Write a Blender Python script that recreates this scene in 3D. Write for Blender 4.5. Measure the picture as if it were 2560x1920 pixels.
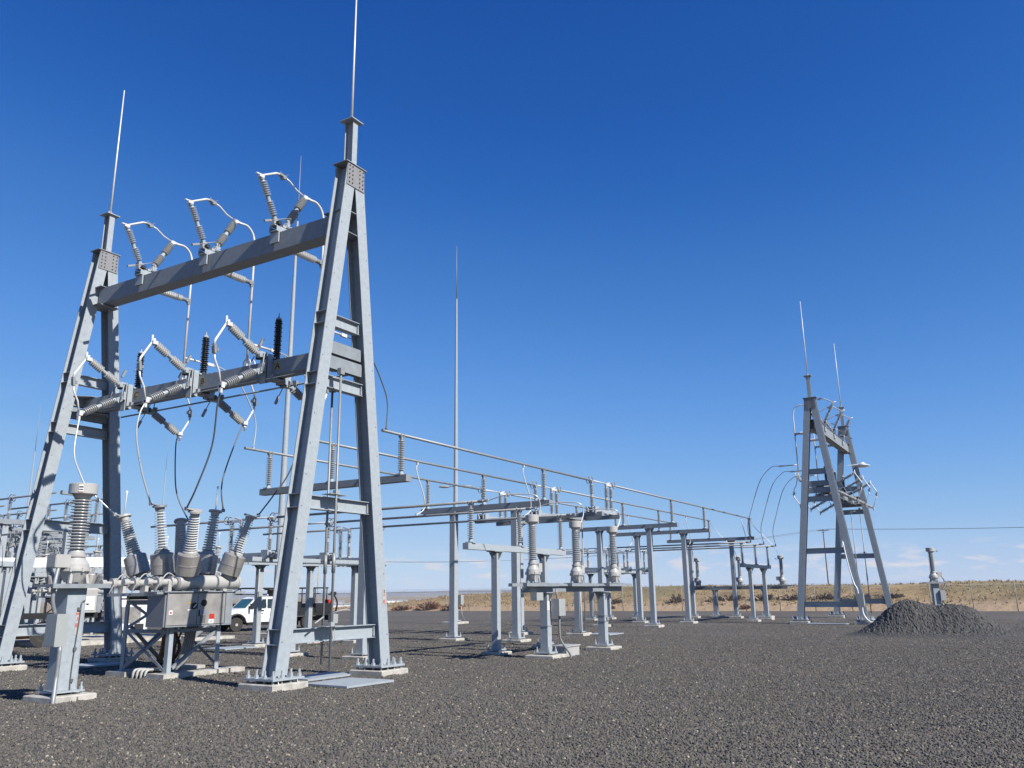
import bpy, math, random
from mathutils import Vector, Matrix
random.seed(7)
R = math.radians
for o in list(bpy.data.objects): bpy.data.objects.remove(o)
scene = bpy.context.scene
COL = scene.collection

# ------------------------------------------------------------------ camera
YAW, PITCH, ROLL, FPX = 0.54086693, 0.24560408, -0.01275814, 2076.66
cy, sy, cp, sp = math.cos(YAW), math.sin(YAW), math.cos(PITCH), math.sin(PITCH)
fw = Vector((cy*cp, sy*cp, sp)); rt = Vector((sy, -cy, 0)); up = rt.cross(fw)
c_, s_ = math.cos(ROLL), math.sin(ROLL)
rt, up = c_*rt + s_*up, -s_*rt + c_*up
cam = bpy.data.objects.new("camera", bpy.data.cameras.new("camera")); COL.objects.link(cam)
m = Matrix.Identity(4)
for i in range(3): m[i][0], m[i][1], m[i][2] = rt[i], up[i], -fw[i]
m[0][3], m[1][3], m[2][3] = 0, 0, 2.0
cam.matrix_world = m
cam.data.sensor_width = 36; cam.data.lens = FPX/2560*36
cam.data.clip_start = .1; cam.data.clip_end = 60000
scene.camera = cam

# ------------------------------------------------------------------ sky and sun
SUN_EL = R(39.5); SHADOW_AZ = R(82.5)            # direction the shadows run, measured from +X
sx, sy_ = -math.cos(SHADOW_AZ), -math.sin(SHADOW_AZ)     # towards the sun
w = bpy.data.worlds.new("World"); scene.world = w; w.use_nodes = True
nt = w.node_tree; nt.nodes.clear()
N = nt.nodes.new
sky = N("ShaderNodeTexSky"); sky.sky_type = 'NISHITA'; sky.sun_disc = False
sky.sun_elevation = SUN_EL; sky.sun_rotation = math.atan2(sx, sy_)
sky.altitude = 300; sky.air_density = .7; sky.dust_density = 0; sky.ozone_density = 6
# the camera's saturated rendering of that sky: a colour curve on its scaled radiance
dn = N("ShaderNodeVectorMath"); dn.operation = 'SCALE'; dn.inputs['Scale'].default_value = .1
hsv = N("ShaderNodeRGBCurve")
for ci, pts in enumerate((((0, 0), (.045, .015), (.072, .055), (.129, .148), (.226, .28), (.387, .43), (.588, .53), (1, .62)),
                          ((0, 0), (.089, .093), (.145, .198), (.251, .355), (.408, .50), (.589, .60), (.722, .66), (1, .72)),
                          ((0, 0), (.206, .392), (.316, .57), (.492, .765), (.671, .82), (.758, .84), (1, .86)))):
    cv = hsv.mapping.curves[ci]; cv.points[0].location = pts[0]; cv.points[1].location = pts[-1]
    for p in pts[1:-1]: cv.points.new(*p)
hsv.mapping.update()
upn = N("ShaderNodeVectorMath"); upn.operation = 'SCALE'; upn.inputs['Scale'].default_value = 10
bg = N("ShaderNodeBackground"); bg.inputs[1].default_value = .066
outw = N("ShaderNodeOutputWorld")
tc = N("ShaderNodeTexCoord"); sep = N("ShaderNodeSeparateXYZ")
nt.links.new(tc.outputs['Generated'], sep.inputs[0])
mapn = N("ShaderNodeMapping"); mapn.inputs['Scale'].default_value = (22, 22, 95)
nz = N("ShaderNodeTexNoise"); nz.inputs['Scale'].default_value = 1; nz.inputs['Detail'].default_value = 5; nz.inputs['Roughness'].default_value = .55
nt.links.new(tc.outputs['Generated'], mapn.inputs[0]); nt.links.new(mapn.outputs[0], nz.inputs[0])
rp = N("ShaderNodeValToRGB"); rp.color_ramp.elements[0].position = .50; rp.color_ramp.elements[1].position = .66
nt.links.new(nz.outputs[0], rp.inputs[0])
band = N("ShaderNodeValToRGB"); e = band.color_ramp.elements
e[0].position = .006; e[0].color = (0, 0, 0, 1); e[1].position = .05; e[1].color = (0, 0, 0, 1)
k = e.new(.022); k.color = (1, 1, 1, 1); k = e.new(.036); k.color = (.85, .85, .85, 1)
nt.links.new(sep.outputs[2], band.inputs[0])
mul = N("ShaderNodeMath"); mul.operation = 'MULTIPLY'
nt.links.new(rp.outputs[0], mul.inputs[0]); nt.links.new(band.outputs[0], mul.inputs[1])
# thin high cloud low in the sky on the left
map2 = N("ShaderNodeMapping"); map2.inputs['Scale'].default_value = (3, 3, 16); map2.inputs['Location'].default_value = (4, 1, 0)
nz2 = N("ShaderNodeTexNoise"); nz2.inputs['Scale'].default_value = 1; nz2.inputs['Detail'].default_value = 3
nt.links.new(tc.outputs['Generated'], map2.inputs[0]); nt.links.new(map2.outputs[0], nz2.inputs[0])
rp2 = N("ShaderNodeValToRGB"); rp2.color_ramp.elements[0].position = .45; rp2.color_ramp.elements[1].position = .8
rp2.color_ramp.elements[1].color = (.55, .55, .55, 1)
nt.links.new(nz2.outputs[0], rp2.inputs[0])
b2 = N("ShaderNodeValToRGB"); e = b2.color_ramp.elements
e[0].position = .03; e[0].color = (0, 0, 0, 1); e[1].position = .24; e[1].color = (0, 0, 0, 1)
k = e.new(.1); k.color = (1, 1, 1, 1)
nt.links.new(sep.outputs[2], b2.inputs[0])
mul2 = N("ShaderNodeMath"); mul2.operation = 'MULTIPLY'
nt.links.new(rp2.outputs[0], mul2.inputs[0]); nt.links.new(b2.outputs[0], mul2.inputs[1])
b3 = N("ShaderNodeMapRange"); b3.inputs['From Min'].default_value = .55; b3.inputs['From Max'].default_value = .95
nt.links.new(sep.outputs[1], b3.inputs[0])
mul3 = N("ShaderNodeMath"); mul3.operation = 'MULTIPLY'
nt.links.new(mul2.outputs[0], mul3.inputs[0]); nt.links.new(b3.outputs[0], mul3.inputs[1])
mx = N("ShaderNodeMixRGB"); mx.inputs[2].default_value = (7.3, 7.2, 7.8, 1)
mx2 = N("ShaderNodeMixRGB"); mx2.inputs[2].default_value = (5.2, 5.9, 8.3, 1)
nt.links.new(sky.outputs[0], dn.inputs[0]); nt.links.new(dn.outputs[0], hsv.inputs['Color']); nt.links.new(hsv.outputs[0], upn.inputs[0]); nt.links.new(upn.outputs[0], mx2.inputs[1]); nt.links.new(mul3.outputs[0], mx2.inputs[0])
nt.links.new(mx2.outputs[0], mx.inputs[1]); nt.links.new(mul.outputs[0], mx.inputs[0])
nt.links.new(mx.outputs[0], bg.inputs[0]); nt.links.new(bg.outputs[0], outw.inputs[0])
sl = bpy.data.lights.new("sun", 'SUN'); sl.energy = 5.0; sl.angle = R(.55); sl.color = (1, .955, .88)
so = bpy.data.objects.new("sun", sl); COL.objects.link(so)
sd = Vector((sx*math.cos(SUN_EL), sy_*math.cos(SUN_EL), math.sin(SUN_EL)))
so.rotation_euler = sd.to_track_quat('Z', 'Y').to_euler(); so.location = (0, 0, 40)
vs = scene.view_settings; vs.view_transform = 'Standard'; vs.look = 'None'; vs.exposure = .6; vs.gamma = 1

# ------------------------------------------------------------------ materials
MATS = {}
def mat(name, col, rough=.6, metal=0., noise=None, bump=None, spec=.5, grad=None):
    """principled material; noise=(scale, amount, detail) mottles the colour, bump=(scale,strength)"""
    if name in MATS: return MATS[name]
    mt = bpy.data.materials.new(name); mt.use_nodes = True; t = mt.node_tree
    b = t.nodes['Principled BSDF']
    b.inputs['Roughness'].default_value = rough; b.inputs['Metallic'].default_value = metal
    b.inputs['Specular IOR Level'].default_value = spec
    b.inputs['Base Color'].default_value = (*col, 1)
    tcn = t.nodes.new("ShaderNodeTexCoord")
    if noise:
        n = t.nodes.new("ShaderNodeTexNoise"); n.inputs['Scale'].default_value = noise[0]; n.inputs['Detail'].default_value = noise[2] if len(noise) > 2 else 4
        t.links.new(tcn.outputs['Object'], n.inputs[0])
        r = t.nodes.new("ShaderNodeValToRGB"); a = noise[1]
        r.color_ramp.elements[0].position = .3; r.color_ramp.elements[1].position = .7
        r.color_ramp.elements[0].color = (*[max(0, c*(1-a)) for c in col], 1); r.color_ramp.elements[1].color = (*[min(1, c*(1+a)) for c in col], 1)
        t.links.new(n.outputs[0], r.inputs[0]); t.links.new(r.outputs[0], b.inputs['Base Color'])
        rr = t.nodes.new("ShaderNodeMapRange"); rr.inputs['To Min'].default_value = max(.05, rough-.1); rr.inputs['To Max'].default_value = min(1, rough+.12)
        t.links.new(n.outputs[0], rr.inputs[0]); t.links.new(rr.outputs[0], b.inputs['Roughness'])
    if bump:
        n2 = t.nodes.new("ShaderNodeTexNoise"); n2.inputs['Scale'].default_value = bump[0]; n2.inputs['Detail'].default_value = 6
        t.links.new(tcn.outputs['Object'], n2.inputs[0])
        bp = t.nodes.new("ShaderNodeBump"); bp.inputs['Strength'].default_value = bump[1]; bp.inputs['Distance'].default_value = .02
        t.links.new(n2.outputs[0], bp.inputs['Height']); t.links.new(bp.outputs[0], b.inputs['Normal'])
    MATS[name] = mt
    return mt
GALV = mat("galvanized_steel", (.288, .320, .345), .55, .0, (9, .08, 8), None, .3)
GALVD = mat("galvanized_steel_dull", (.205, .226, .245), .6, .0, (6, .10, 8), None, .3)
PLATE = mat("gusset_steel", (.198, .198, .205), .6, .0, (9, .1), None, .3)
ALU = mat("aluminium_tube", (.238, .247, .251), .5, .3, (6, .10))
BRIGHT = mat("bright_aluminium", (.576, .568, .552), .42, .15, (8, .06))
PORC = mat("grey_porcelain", (.36, .365, .362), .3, 0, (3, .05))
PORCL = mat("light_porcelain", (.56, .565, .555), .28, 0, (3, .05))
BLACKP = mat("black_polymer", (.009, .009, .010), .45)
DARK = mat("dark_iron", (.033, .036, .040), .55, .3)
CONC = mat("concrete", (.37, .352, .315), .92, 0, (5, .24, 8), (60, .25))
PAINTG = mat("grey_paint", (.28, .295, .29), .45, 0, (2, .05))
PAINTL = mat("light_grey_paint", (.35, .345, .33), .42, 0, (2, .06))
STAIN = mat("stainless_sheet", (.36, .34, .315), .38, .5, (3, .14))
CABIN = mat("cabinet_sheet", (.285, .272, .257), .42, .2, (2.5, .25, 7))
WHITE = mat("white_paint", (.738, .738, .720), .35, 0, (1.5, .03))
RED = mat("red_paint", (.409, .023, .013), .5)
FADED = mat("faded_red", (.42, .13, .11), .6)
YEL = mat("yellow_sticker", (.409, .238, .020), .5)
ORANGE = mat("orange_plastic", (.409, .139, .033), .55, 0, (5, .15))
BLACK = mat("black_paint", (.008, .008, .009), .5)
RUBBER = mat("tyre_rubber", (.030, .028, .025), .85, 0, (6, .2))
GLASS = mat("window_glass", (.020, .033, .036), .08, 0, (2, .3))
CABLE = mat("aluminium_cable", (.496, .496, .480), .4, .4)
CABLED = mat("weathered_cable", (.112, .119, .125), .5, .2)
WOOD = mat("weathered_wood", (.099, .050, .030), .9, 0, (3, .2))
RUST = mat("rusty_brown_hose", (.17, .085, .04), .8, 0, (14, .7))
BUSH = mat("sage_twigs", (.251, .188, .125), .95, 0, (1.5, .3))
BUSHR = mat("tumbleweed_twigs", (.238, .132, .076), .95, 0, (1.5, .35))
LAMPG = mat("lamp_glass", (.558, .576, .594), .3)

# ------------------------------------------------------------------ mesh builder
class MB:
    def __init__(s): s.v = []; s.f = []; s.mi = []; s.sm = []
    def add(s, vs, fs, mi=0, smooth=False):
        o = len(s.v); s.v += [Vector(p) for p in vs]
        for f in fs: s.f.append([o+i for i in f]); s.mi.append(mi); s.sm.append(smooth)
    def hexa(s, c8, mi=0):
        s.add(c8, [(0,3,2,1),(4,5,6,7),(0,1,5,4),(1,2,6,5),(2,3,7,6),(3,0,4,7)], mi)
    def box(s, x0, x1, y0, y1, z0, z1, mi=0):
        s.hexa([(x0,y0,z0),(x1,y0,z0),(x1,y1,z0),(x0,y1,z0),(x0,y0,z1),(x1,y0,z1),(x1,y1,z1),(x0,y1,z1)], mi); return s
    def cbox(s, c, sz, mi=0):
        return s.box(c[0]-sz[0]/2, c[0]+sz[0]/2, c[1]-sz[1]/2, c[1]+sz[1]/2, c[2]-sz[2]/2, c[2]+sz[2]/2, mi)
    def obox(s, p0, p1, n, dn, dw, mi=0, off=0, offw=0):
        """bar from p0 to p1, dn thick along n, dw wide across"""
        p0, p1 = Vector(p0), Vector(p1); a = (p1-p0).normalized(); n = Vector(n); n = (n-a*n.dot(a)).normalized(); w_ = a.cross(n)
        q = []
        for p in (p0, p1):
            for sn, sw in ((-1,-1),(1,-1),(1,1),(-1,1)): q.append(p+n*(sn*dn/2+off)+w_*(sw*dw/2+offw))
        s.hexa(q, mi); return s
    def ibeam(s, p0, p1, n, d, bf, tf=.022, tw=.014, mi=0):
        s.obox(p0, p1, n, tf, bf, mi, d/2-tf/2); s.obox(p0, p1, n, tf, bf, mi, -d/2+tf/2)
        s.obox(p0, p1, n, d-2*tf, tw, mi); return s
    def tube(s, pts, r, seg=8, mi=0, cap=True, smooth=True):
        pts = [Vector(p) for p in pts]; n = len(pts); rs = r if isinstance(r, (list, tuple)) else [r]*n
        t0 = (pts[1]-pts[0]).normalized(); u = t0.orthogonal().normalized(); o = len(s.v)
        for i, p in enumerate(pts):
            t = (pts[min(i+1, n-1)]-pts[max(i-1, 0)])
            t = t.normalized() if t.length > 1e-9 else t0
            u = (u-t*u.dot(t)); u = u.normalized() if u.length > 1e-6 else t.orthogonal().normalized(); v = t.cross(u)
            for k_ in range(seg):
                a = 2*math.pi*k_/seg; s.v.append(p+(u*math.cos(a)+v*math.sin(a))*rs[i])
        for i in range(n-1):
            for k_ in range(seg):
                b = o+i*seg; k2 = (k_+1) % seg
                s.f.append([b+k_, b+k2, b+seg+k2, b+seg+k_]); s.mi.append(mi); s.sm.append(smooth)
        if cap:
            s.f.append([o+k_ for k_ in range(seg)][::-1]); s.mi.append(mi); s.sm.append(False)
            s.f.append([o+(n-1)*seg+k_ for k_ in range(seg)]); s.mi.append(mi); s.sm.append(False)
        return s
    def lathe(s, p0, ax, prof, seg=12, mi=0):
        """prof: (distance along ax, radius); creases between profile segments stay sharp"""
        p0 = Vector(p0); ax = Vector(ax).normalized(); u = ax.orthogonal().normalized(); v = ax.cross(u)
        cs = [(math.cos(2*math.pi*k_/seg), math.sin(2*math.pi*k_/seg)) for k_ in range(seg)]
        ring = lambda h, r: [p0+ax*h+(u*a+v*b)*r for a, b in cs]
        for (h0, r0), (h1, r1) in zip(prof[:-1], prof[1:]):
            o = len(s.v); s.v += ring(h0, r0)+ring(h1, r1)
            for k_ in range(seg):
                k2 = (k_+1) % seg; s.f.append([o+k_, o+k2, o+seg+k2, o+seg+k_]); s.mi.append(mi); s.sm.append(True)
        for (h, r), rev in ((prof[0], True), (prof[-1], False)):
            if r > 1e-4:
                o = len(s.v); s.v += ring(h, r); f = [o+k_ for k_ in range(seg)]
                s.f.append(f[::-1] if rev else f); s.mi.append(mi); s.sm.append(False)
        return s
    def poly(s, pts, t, mi=0):
        """flat plate: outline pts extruded by vector t"""
        n = len(pts); t = Vector(t); a = [Vector(p) for p in pts]
        s.add(a+[p+t for p in a], [list(range(n))[::-1], list(range(n, 2*n))]+[[i, (i+1) % n, n+(i+1) % n, n+i] for i in range(n)], mi); return s
    def torus(s, c, ax, Rr, r, seg=14, mi=0):
        ax = Vector(ax).normalized(); u = ax.orthogonal().normalized(); v = ax.cross(u)
        s.tube([Vector(c)+(u*math.cos(2*math.pi*i/seg)+v*math.sin(2*math.pi*i/seg))*Rr for i in range(seg+1)], r, 6, mi, False); return s
    def mesh(s, name, mats, off=(0, 0, 0)):
        me = bpy.data.meshes.new(name); of = Vector(off)
        me.from_pydata([tuple(p-of) for p in s.v], [], s.f)
        for mm in (mats if isinstance(mats, (list, tuple)) else [mats]): me.materials.append(mm)
        me.polygons.foreach_set('material_index', s.mi); me.polygons.foreach_set('use_smooth', s.sm); me.update()
        return me

def tag(o, label=None, cat=None, group=None, kind=None):
    if label: o['label'] = label
    if cat: o['category'] = cat
    if group: o['group'] = group
    if kind: o['kind'] = kind
    return o
def thing(name, label, cat, loc=(0, 0, 0), group=None):
    o = bpy.data.objects.new(name, None); o.location = loc; o.empty_display_size = .2; COL.objects.link(o)
    return tag(o, label, cat, group)
def origin(o):
    p = Vector((0, 0, 0))
    while o is not None: p += o.location; o = o.parent
    return p
def part(name, mb, mats, parent, label=None, world=False):
    """mesh child; coordinates are those of the thing (or of the world when world=True)"""
    o = bpy.data.objects.new(name, mb.mesh(name, mats, origin(parent) if world else (0, 0, 0))); o.parent = parent; COL.objects.link(o)
    if label: o['label'] = label
    return o
def single(name, mb, mats, label, cat, group=None, kind=None, loc=None):
    xs = [p for p in mb.v]
    if loc is None: loc = (sum(p.x for p in xs)/len(xs), sum(p.y for p in xs)/len(xs), min(p.z for p in xs))
    o = bpy.data.objects.new(name, mb.mesh(name, mats, loc)); o.location = loc; COL.objects.link(o)
    return tag(o, label, cat, group, kind)
def structure(name, mb, mats): return single(name, mb, mats, None, None, None, 'structure', (0, 0, 0))
def copy_tree(o, parent=None):
    c = o.copy(); COL.objects.link(c); c.parent = parent
    for ch in list(o.children): copy_tree(ch, c)
    return c
def place(o, M_, label=None, group=None):
    o.location = M_.to_translation(); o.rotation_euler = M_.to_euler()
    if label: o['label'] = label
    if group: o['group'] = group
    return o
USED = set()
def put(proto, M_, label, group=None):
    """first use moves the prototype itself, later uses copy it"""
    if proto.name in USED: o = copy_tree(proto)
    else: o = proto; USED.add(proto.name)
    return place(o, M_, label, group)
T = Matrix.Translation
def RZ(a): return Matrix.Rotation(R(a), 4, 'Z')
def smooth_path(pts, n=6):
    pts = [Vector(p) for p in pts]; q = [pts[0]*2-pts[1]]+pts+[pts[-1]*2-pts[-2]]; out = []
    for i in range(1, len(q)-2):
        a, b, c, d = q[i-1], q[i], q[i+1], q[i+2]
        for k_ in range(n):
            t = k_/n; out.append(.5*((2*b)+(c-a)*t+(2*a-5*b+4*c-d)*t*t+(3*b-a-3*c+d)*t**3))
    out.append(pts[-1]); return out
def text_into(mb, txt, size, M_, mi):
    cu = bpy.data.curves.new("txt", 'FONT'); cu.body = txt; cu.size = size; cu.align_x = 'CENTER'; cu.align_y = 'CENTER'; cu.extrude = .002; cu.offset = size*.012; cu.resolution_u = 3
    ob = bpy.data.objects.new("txt", cu); COL.objects.link(ob); bpy.context.view_layer.update()
    me = bpy.data.meshes.new_from_object(ob.evaluated_get(bpy.context.evaluated_depsgraph_get()))
    mb.add([M_ @ v.co for v in me.vertices], [list(p.vertices) for p in me.polygons], mi)
    bpy.data.objects.remove(ob); bpy.data.curves.remove(cu); bpy.data.meshes.remove(me)

def sheds(h0, h1, n, rc, rs, taper=1.0):
    """profile of a ribbed porcelain column"""
    pr = [(h0, rc)]; d = (h1-h0)/n
    for i in range(n):
        k_ = 1+(taper-1)*(i/max(1, n-1)); z = h0+i*d
        pr += [(z+d*.26, rc*k_), (z+d*.34, rs*k_), (z+d*.52, rs*k_*.985), (z+d*.66, rc*k_*1.08)]
    pr.append((h1, rc*taper)); return pr
def footing(mb, x, y, a, b, h=.13, mi=0):
    c = .02; z = h
    mb.box(x-a/2, x+a/2, y-b/2, y+b/2, -.25, h-c, mi)
    mb.hexa([(x-a/2,y-b/2,h-c),(x+a/2,y-b/2,h-c),(x+a/2,y+b/2,h-c),(x-a/2,y+b/2,h-c),(x-a/2+c,y-b/2+c,z),(x+a/2-c,y-b/2+c,z),(x+a/2-c,y+b/2-c,z),(x-a/2+c,y+b/2-c,z)], mi)
def bolts(mb, x, y, a, n, z0, z1, r=.03, mi=0):
    for i in range(n):
        for j in range(n):
            if 0 < i < n-1 and 0 < j < n-1: continue
            px, py = x-a/2+a*i/(n-1), y-a/2+a*j/(n-1)
            mb.tube([(px, py, z0), (px, py, z1)], r*.7, 6, mi, True, False)
            mb.tube([(px, py, (z0+z1)/2-.005), (px, py, (z0+z1)/2+.07)], r*1.35, 6, mi, True, False)

# ------------------------------------------------------------------ ground, hills, haze
def gravel_mat():
    mt = bpy.data.materials.new("basalt_gravel"); mt.use_nodes = True; t = mt.node_tree; b = t.nodes['Principled BSDF']; n = t.nodes.new; L = t.links.new
    b.inputs['Roughness'].default_value = .85; b.inputs['Specular IOR Level'].default_value = .25
    tcn = n("ShaderNodeTexCoord")
    vo = n("ShaderNodeTexVoronoi"); vo.inputs['Scale'].default_value = 19; L(tcn.outputs['Object'], vo.inputs['Vector'])
    sp_ = n("ShaderNodeSeparateColor"); L(vo.outputs['Color'], sp_.inputs[0])
    r = n("ShaderNodeValToRGB"); e = r.color_ramp.elements
    e[0].position = 0; e[0].color = (.053, .053, .050, 1); e[1].position = 1; e[1].color = (.161, .147, .118, 1)
    for p, c in ((.25, (.076, .071, .065)), (.55, (.098, .091, .079)), (.8, (.113, .101, .085)), (.93, (.122, .112, .097))):
        q = e.new(p); q.color = (*c, 1)
    L(sp_.outputs[0], r.inputs[0])
    nz_ = n("ShaderNodeTexNoise"); nz_.inputs['Scale'].default_value = .14; nz_.inputs['Detail'].default_value = 5; L(tcn.outputs['Object'], nz_.inputs[0])
    mr = n("ShaderNodeMapRange"); mr.inputs['From Min'].default_value = .3; mr.inputs['From Max'].default_value = .7; mr.inputs['To Min'].default_value = .92; mr.inputs['To Max'].default_value = 1.26; L(nz_.outputs[0], mr.inputs[0])
    mm = n("ShaderNodeMixRGB"); mm.blend_type = 'MULTIPLY'; mm.inputs[0].default_value = 1; L(r.outputs[0], mm.inputs[1]); L(mr.outputs[0], mm.inputs[2])
    n2_ = n("ShaderNodeTexNoise"); n2_.inputs['Scale'].default_value = .9; n2_.inputs['Detail'].default_value = 6; n2_.inputs['Distortion'].default_value = .6; L(tcn.outputs['Object'], n2_.inputs[0])
    r2_ = n("ShaderNodeValToRGB"); r2_.color_ramp.elements[0].position = .35; r2_.color_ramp.elements[0].color = (.90, .93, 1.0, 1); r2_.color_ramp.elements[1].position = .65; r2_.color_ramp.elements[1].color = (1.10, 1.02, .93, 1); L(n2_.outputs[0], r2_.inputs[0])
    m4_ = n("ShaderNodeMixRGB"); m4_.blend_type = 'MULTIPLY'; m4_.inputs[0].default_value = 1; L(mm.outputs[0], m4_.inputs[1]); L(r2_.outputs[0], m4_.inputs[2]); L(m4_.outputs[0], b.inputs['Base Color'])
    bp = n("ShaderNodeBump"); bp.inputs['Strength'].default_value = .7; bp.inputs['Distance'].default_value = .025; bp.invert = True
    L(vo.outputs['Distance'], bp.inputs['Height']); L(bp.outputs[0], b.inputs['Normal'])
    return mt
GRAVEL = gravel_mat()
def stone_mat():
    mt = bpy.data.materials.new("gravel_stone"); mt.use_nodes = True; t = mt.node_tree; b = t.nodes['Principled BSDF']; n = t.nodes.new; L = t.links.new
    b.inputs['Roughness'].default_value = .8; b.inputs['Specular IOR Level'].default_value = .3
    at = n("ShaderNodeObjectInfo"); r = n("ShaderNodeValToRGB"); e = r.color_ramp.elements
    e[0].color = (.032, .033, .036, 1); e[1].color = (.323, .286, .216, 1)
    for p, c in ((.2, (.075, .071, .065)), (.55, (.098, .092, .081)), (.84, (.113, .099, .081)), (.96, (.134, .124, .108))):
        q = e.new(p); q.color = (*c, 1)
    L(at.outputs['Random'], r.inputs[0]); L(r.outputs[0], b.inputs['Base Color']); return mt
STONE = stone_mat()
mb = MB(); mb.add([(-60, -70, 0), (81, -70, 0), (81, 112, 0), (-60, 112, 0)], [(0, 1, 2, 3)])
structure("gravel_ground", mb, GRAVEL)

def lerp_tab(tab, x):
    if x <= tab[0][0]: return tab[0][1]
    for (a, u), (b, v) in zip(tab, tab[1:]):
        if x <= b: return u+(v-u)*(x-a)/(b-a)
    return tab[-1][1]
CREST = [(-80, 2.4), (0, 2.42), (13, 2.25), (21, 2.28), (35, 2.45), (45, 2.4), (53, 2.05), (61, 1.85), (68, 1.7), (72, 1.25), (78, .9), (88, -.6), (112, -3)]
def sst(a, b, x): x = min(1, max(0, (x-a)/(b-a))); return x*x*(3-2*x)
from mathutils import noise as mno
def terrain(x, y):
    r = math.hypot(x, y); d = max(x-81, (y-112)*.8)
    if d <= 0: return -.12
    A = lerp_tab(CREST, y)
    z = -.12+.12*sst(0, 1, d)+A*(.32*sst(1, 5, d)+.68*sst(4, 17, d))
    z += (mno.noise((x*.11, y*.11, 3))*.22+mno.noise((x*.4, y*.4, 9))*.07)*sst(1, 8, d)
    far = sst(30, 900, d); right = sst(60, -20, y-.15*x)
    z = z*(1-far)-26*far*(1-.25*right) - .012*max(0, min(d-22, 200))*(1-.3*right)
    z += mno.noise((x*.006, y*.006, 1))*2.2*sst(60, 400, d)
    return z
def grass_mat():
    mt = bpy.data.materials.new("dry_grassland"); mt.use_nodes = True; t = mt.node_tree; b = t.nodes['Principled BSDF']; n = t.nodes.new; L = t.links.new
    b.inputs['Roughness'].default_value = .95; b.inputs['Specular IOR Level'].default_value = .1
    tcn = n("ShaderNodeTexCoord")
    def nz_(s, d, dist=0):
        q = n("ShaderNodeTexNoise"); q.inputs['Scale'].default_value = s; q.inputs['Detail'].default_value = d; q.inputs['Distortion'].default_value = dist; L(tcn.outputs['Object'], q.inputs[0]); return q.outputs[0]
    r = n("ShaderNodeValToRGB"); e = r.color_ramp.elements
    e[0].position = .28; e[0].color = (.125, .096, .056, 1); e[1].position = .72; e[1].color = (.330, .241, .132, 1)
    q = e.new(.5); q.color = (.261, .188, .099, 1)
    L(nz_(.231, 4.620, .264), r.inputs[0])
    g_ = n("ShaderNodeValToRGB"); g_.color_ramp.elements[0].position = .52; g_.color_ramp.elements[1].position = .68; L(nz_(.09, 4), g_.inputs[0])
    m1 = n("ShaderNodeMixRGB"); m1.inputs[2].default_value = (.178, .155, .083, 1); L(r.outputs[0], m1.inputs[1])
    ms = n("ShaderNodeMath"); ms.operation = 'MULTIPLY'; ms.inputs[1].default_value = .75; L(g_.outputs[0], ms.inputs[0]); L(ms.outputs[0], m1.inputs[0])
    dk = n("ShaderNodeValToRGB"); dk.color_ramp.elements[0].position = .62; dk.color_ramp.elements[1].position = .70; L(nz_(.8, 3), dk.inputs[0])
    m2 = n("ShaderNodeMixRGB"); m2.inputs[2].default_value = (.158, .112, .066, 1); L(m1.outputs[0], m2.inputs[1])
    ms2 = n("ShaderNodeMath"); ms2.operation = 'MULTIPLY'; ms2.inputs[1].default_value = .6; L(dk.outputs[0], ms2.inputs[0]); L(ms2.outputs[0], m2.inputs[0])
    # bare soil along the fence line
    sepn = n("ShaderNodeSeparateXYZ"); L(tcn.outputs['Object'], sepn.inputs[0])
    mr = n("ShaderNodeMapRange"); mr.inputs['From Min'].default_value = 84.5; mr.inputs['From Max'].default_value = 87; mr.inputs['To Min'].default_value = .8; mr.inputs['To Max'].default_value = 0; L(sepn.outputs[0], mr.inputs[0])
    m3 = n("ShaderNodeMixRGB"); m3.inputs[2].default_value = (.343, .251, .165, 1); L(mr.outputs[0], m3.inputs[0]); L(m2.outputs[0], m3.inputs[1])
    L(m3.outputs[0], b.inputs['Base Color'])
    bp = n("ShaderNodeBump"); bp.inputs['Strength'].default_value = .8; bp.inputs['Distance'].default_value = .25; L(nz_(1.6, 6), bp.inputs['Height']); L(bp.outputs[0], b.inputs['Normal'])
    return mt
GRASSL = grass_mat()
mb = MB(); rs = [58, 66, 72, 76, 79]+[80+i*.8 for i in range(50)]+[120*1.09**i for i in range(64)]; na = 260
vv = []
for r_ in rs:
    for i in range(na+1):
        a = R(-22+132*i/na); x, y = r_*math.cos(a), r_*math.sin(a); vv.append((x, y, terrain(x, y)))
ff = [(i*(na+1)+j, i*(na+1)+j+1, (i+1)*(na+1)+j+1, (i+1)*(na+1)+j) for i in range(len(rs)-1) for j in range(na)]
mb.add(vv, ff, 0, True); structure("dry_grass_terrain", mb, GRASSL)
mb = MB(); mb.add([(-30000, -30000, -29), (40000, -30000, -29), (40000, 40000, -29), (-30000, 40000, -29)], [(0, 1, 2, 3)]); structure("far_plain", mb, GRASSL)
HILL = mat("far_hill", (.11, .10, .075), .95, 0, (.002, .3))
mb = MB(); vv = []; n_ = 120
for i in range(n_+1):
    a = R(-20+125*i/n_); h = 18+40*(mno.noise((i*.09, 2, 0))+.35)+14*mno.noise((i*.4, 5, 0)); h = max(3, h)
    for r_, z in ((13200, -30), (14000, h*.75), (14600, h), (16000, -30)): vv.append((r_*math.cos(a), r_*math.sin(a), z))
mb.add(vv, [(i*4+j, i*4+j+1, i*4+j+5, i*4+j+4) for i in range(n_) for j in range(3)], 0, True); structure("distant_hills", mb, HILL)

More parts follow.
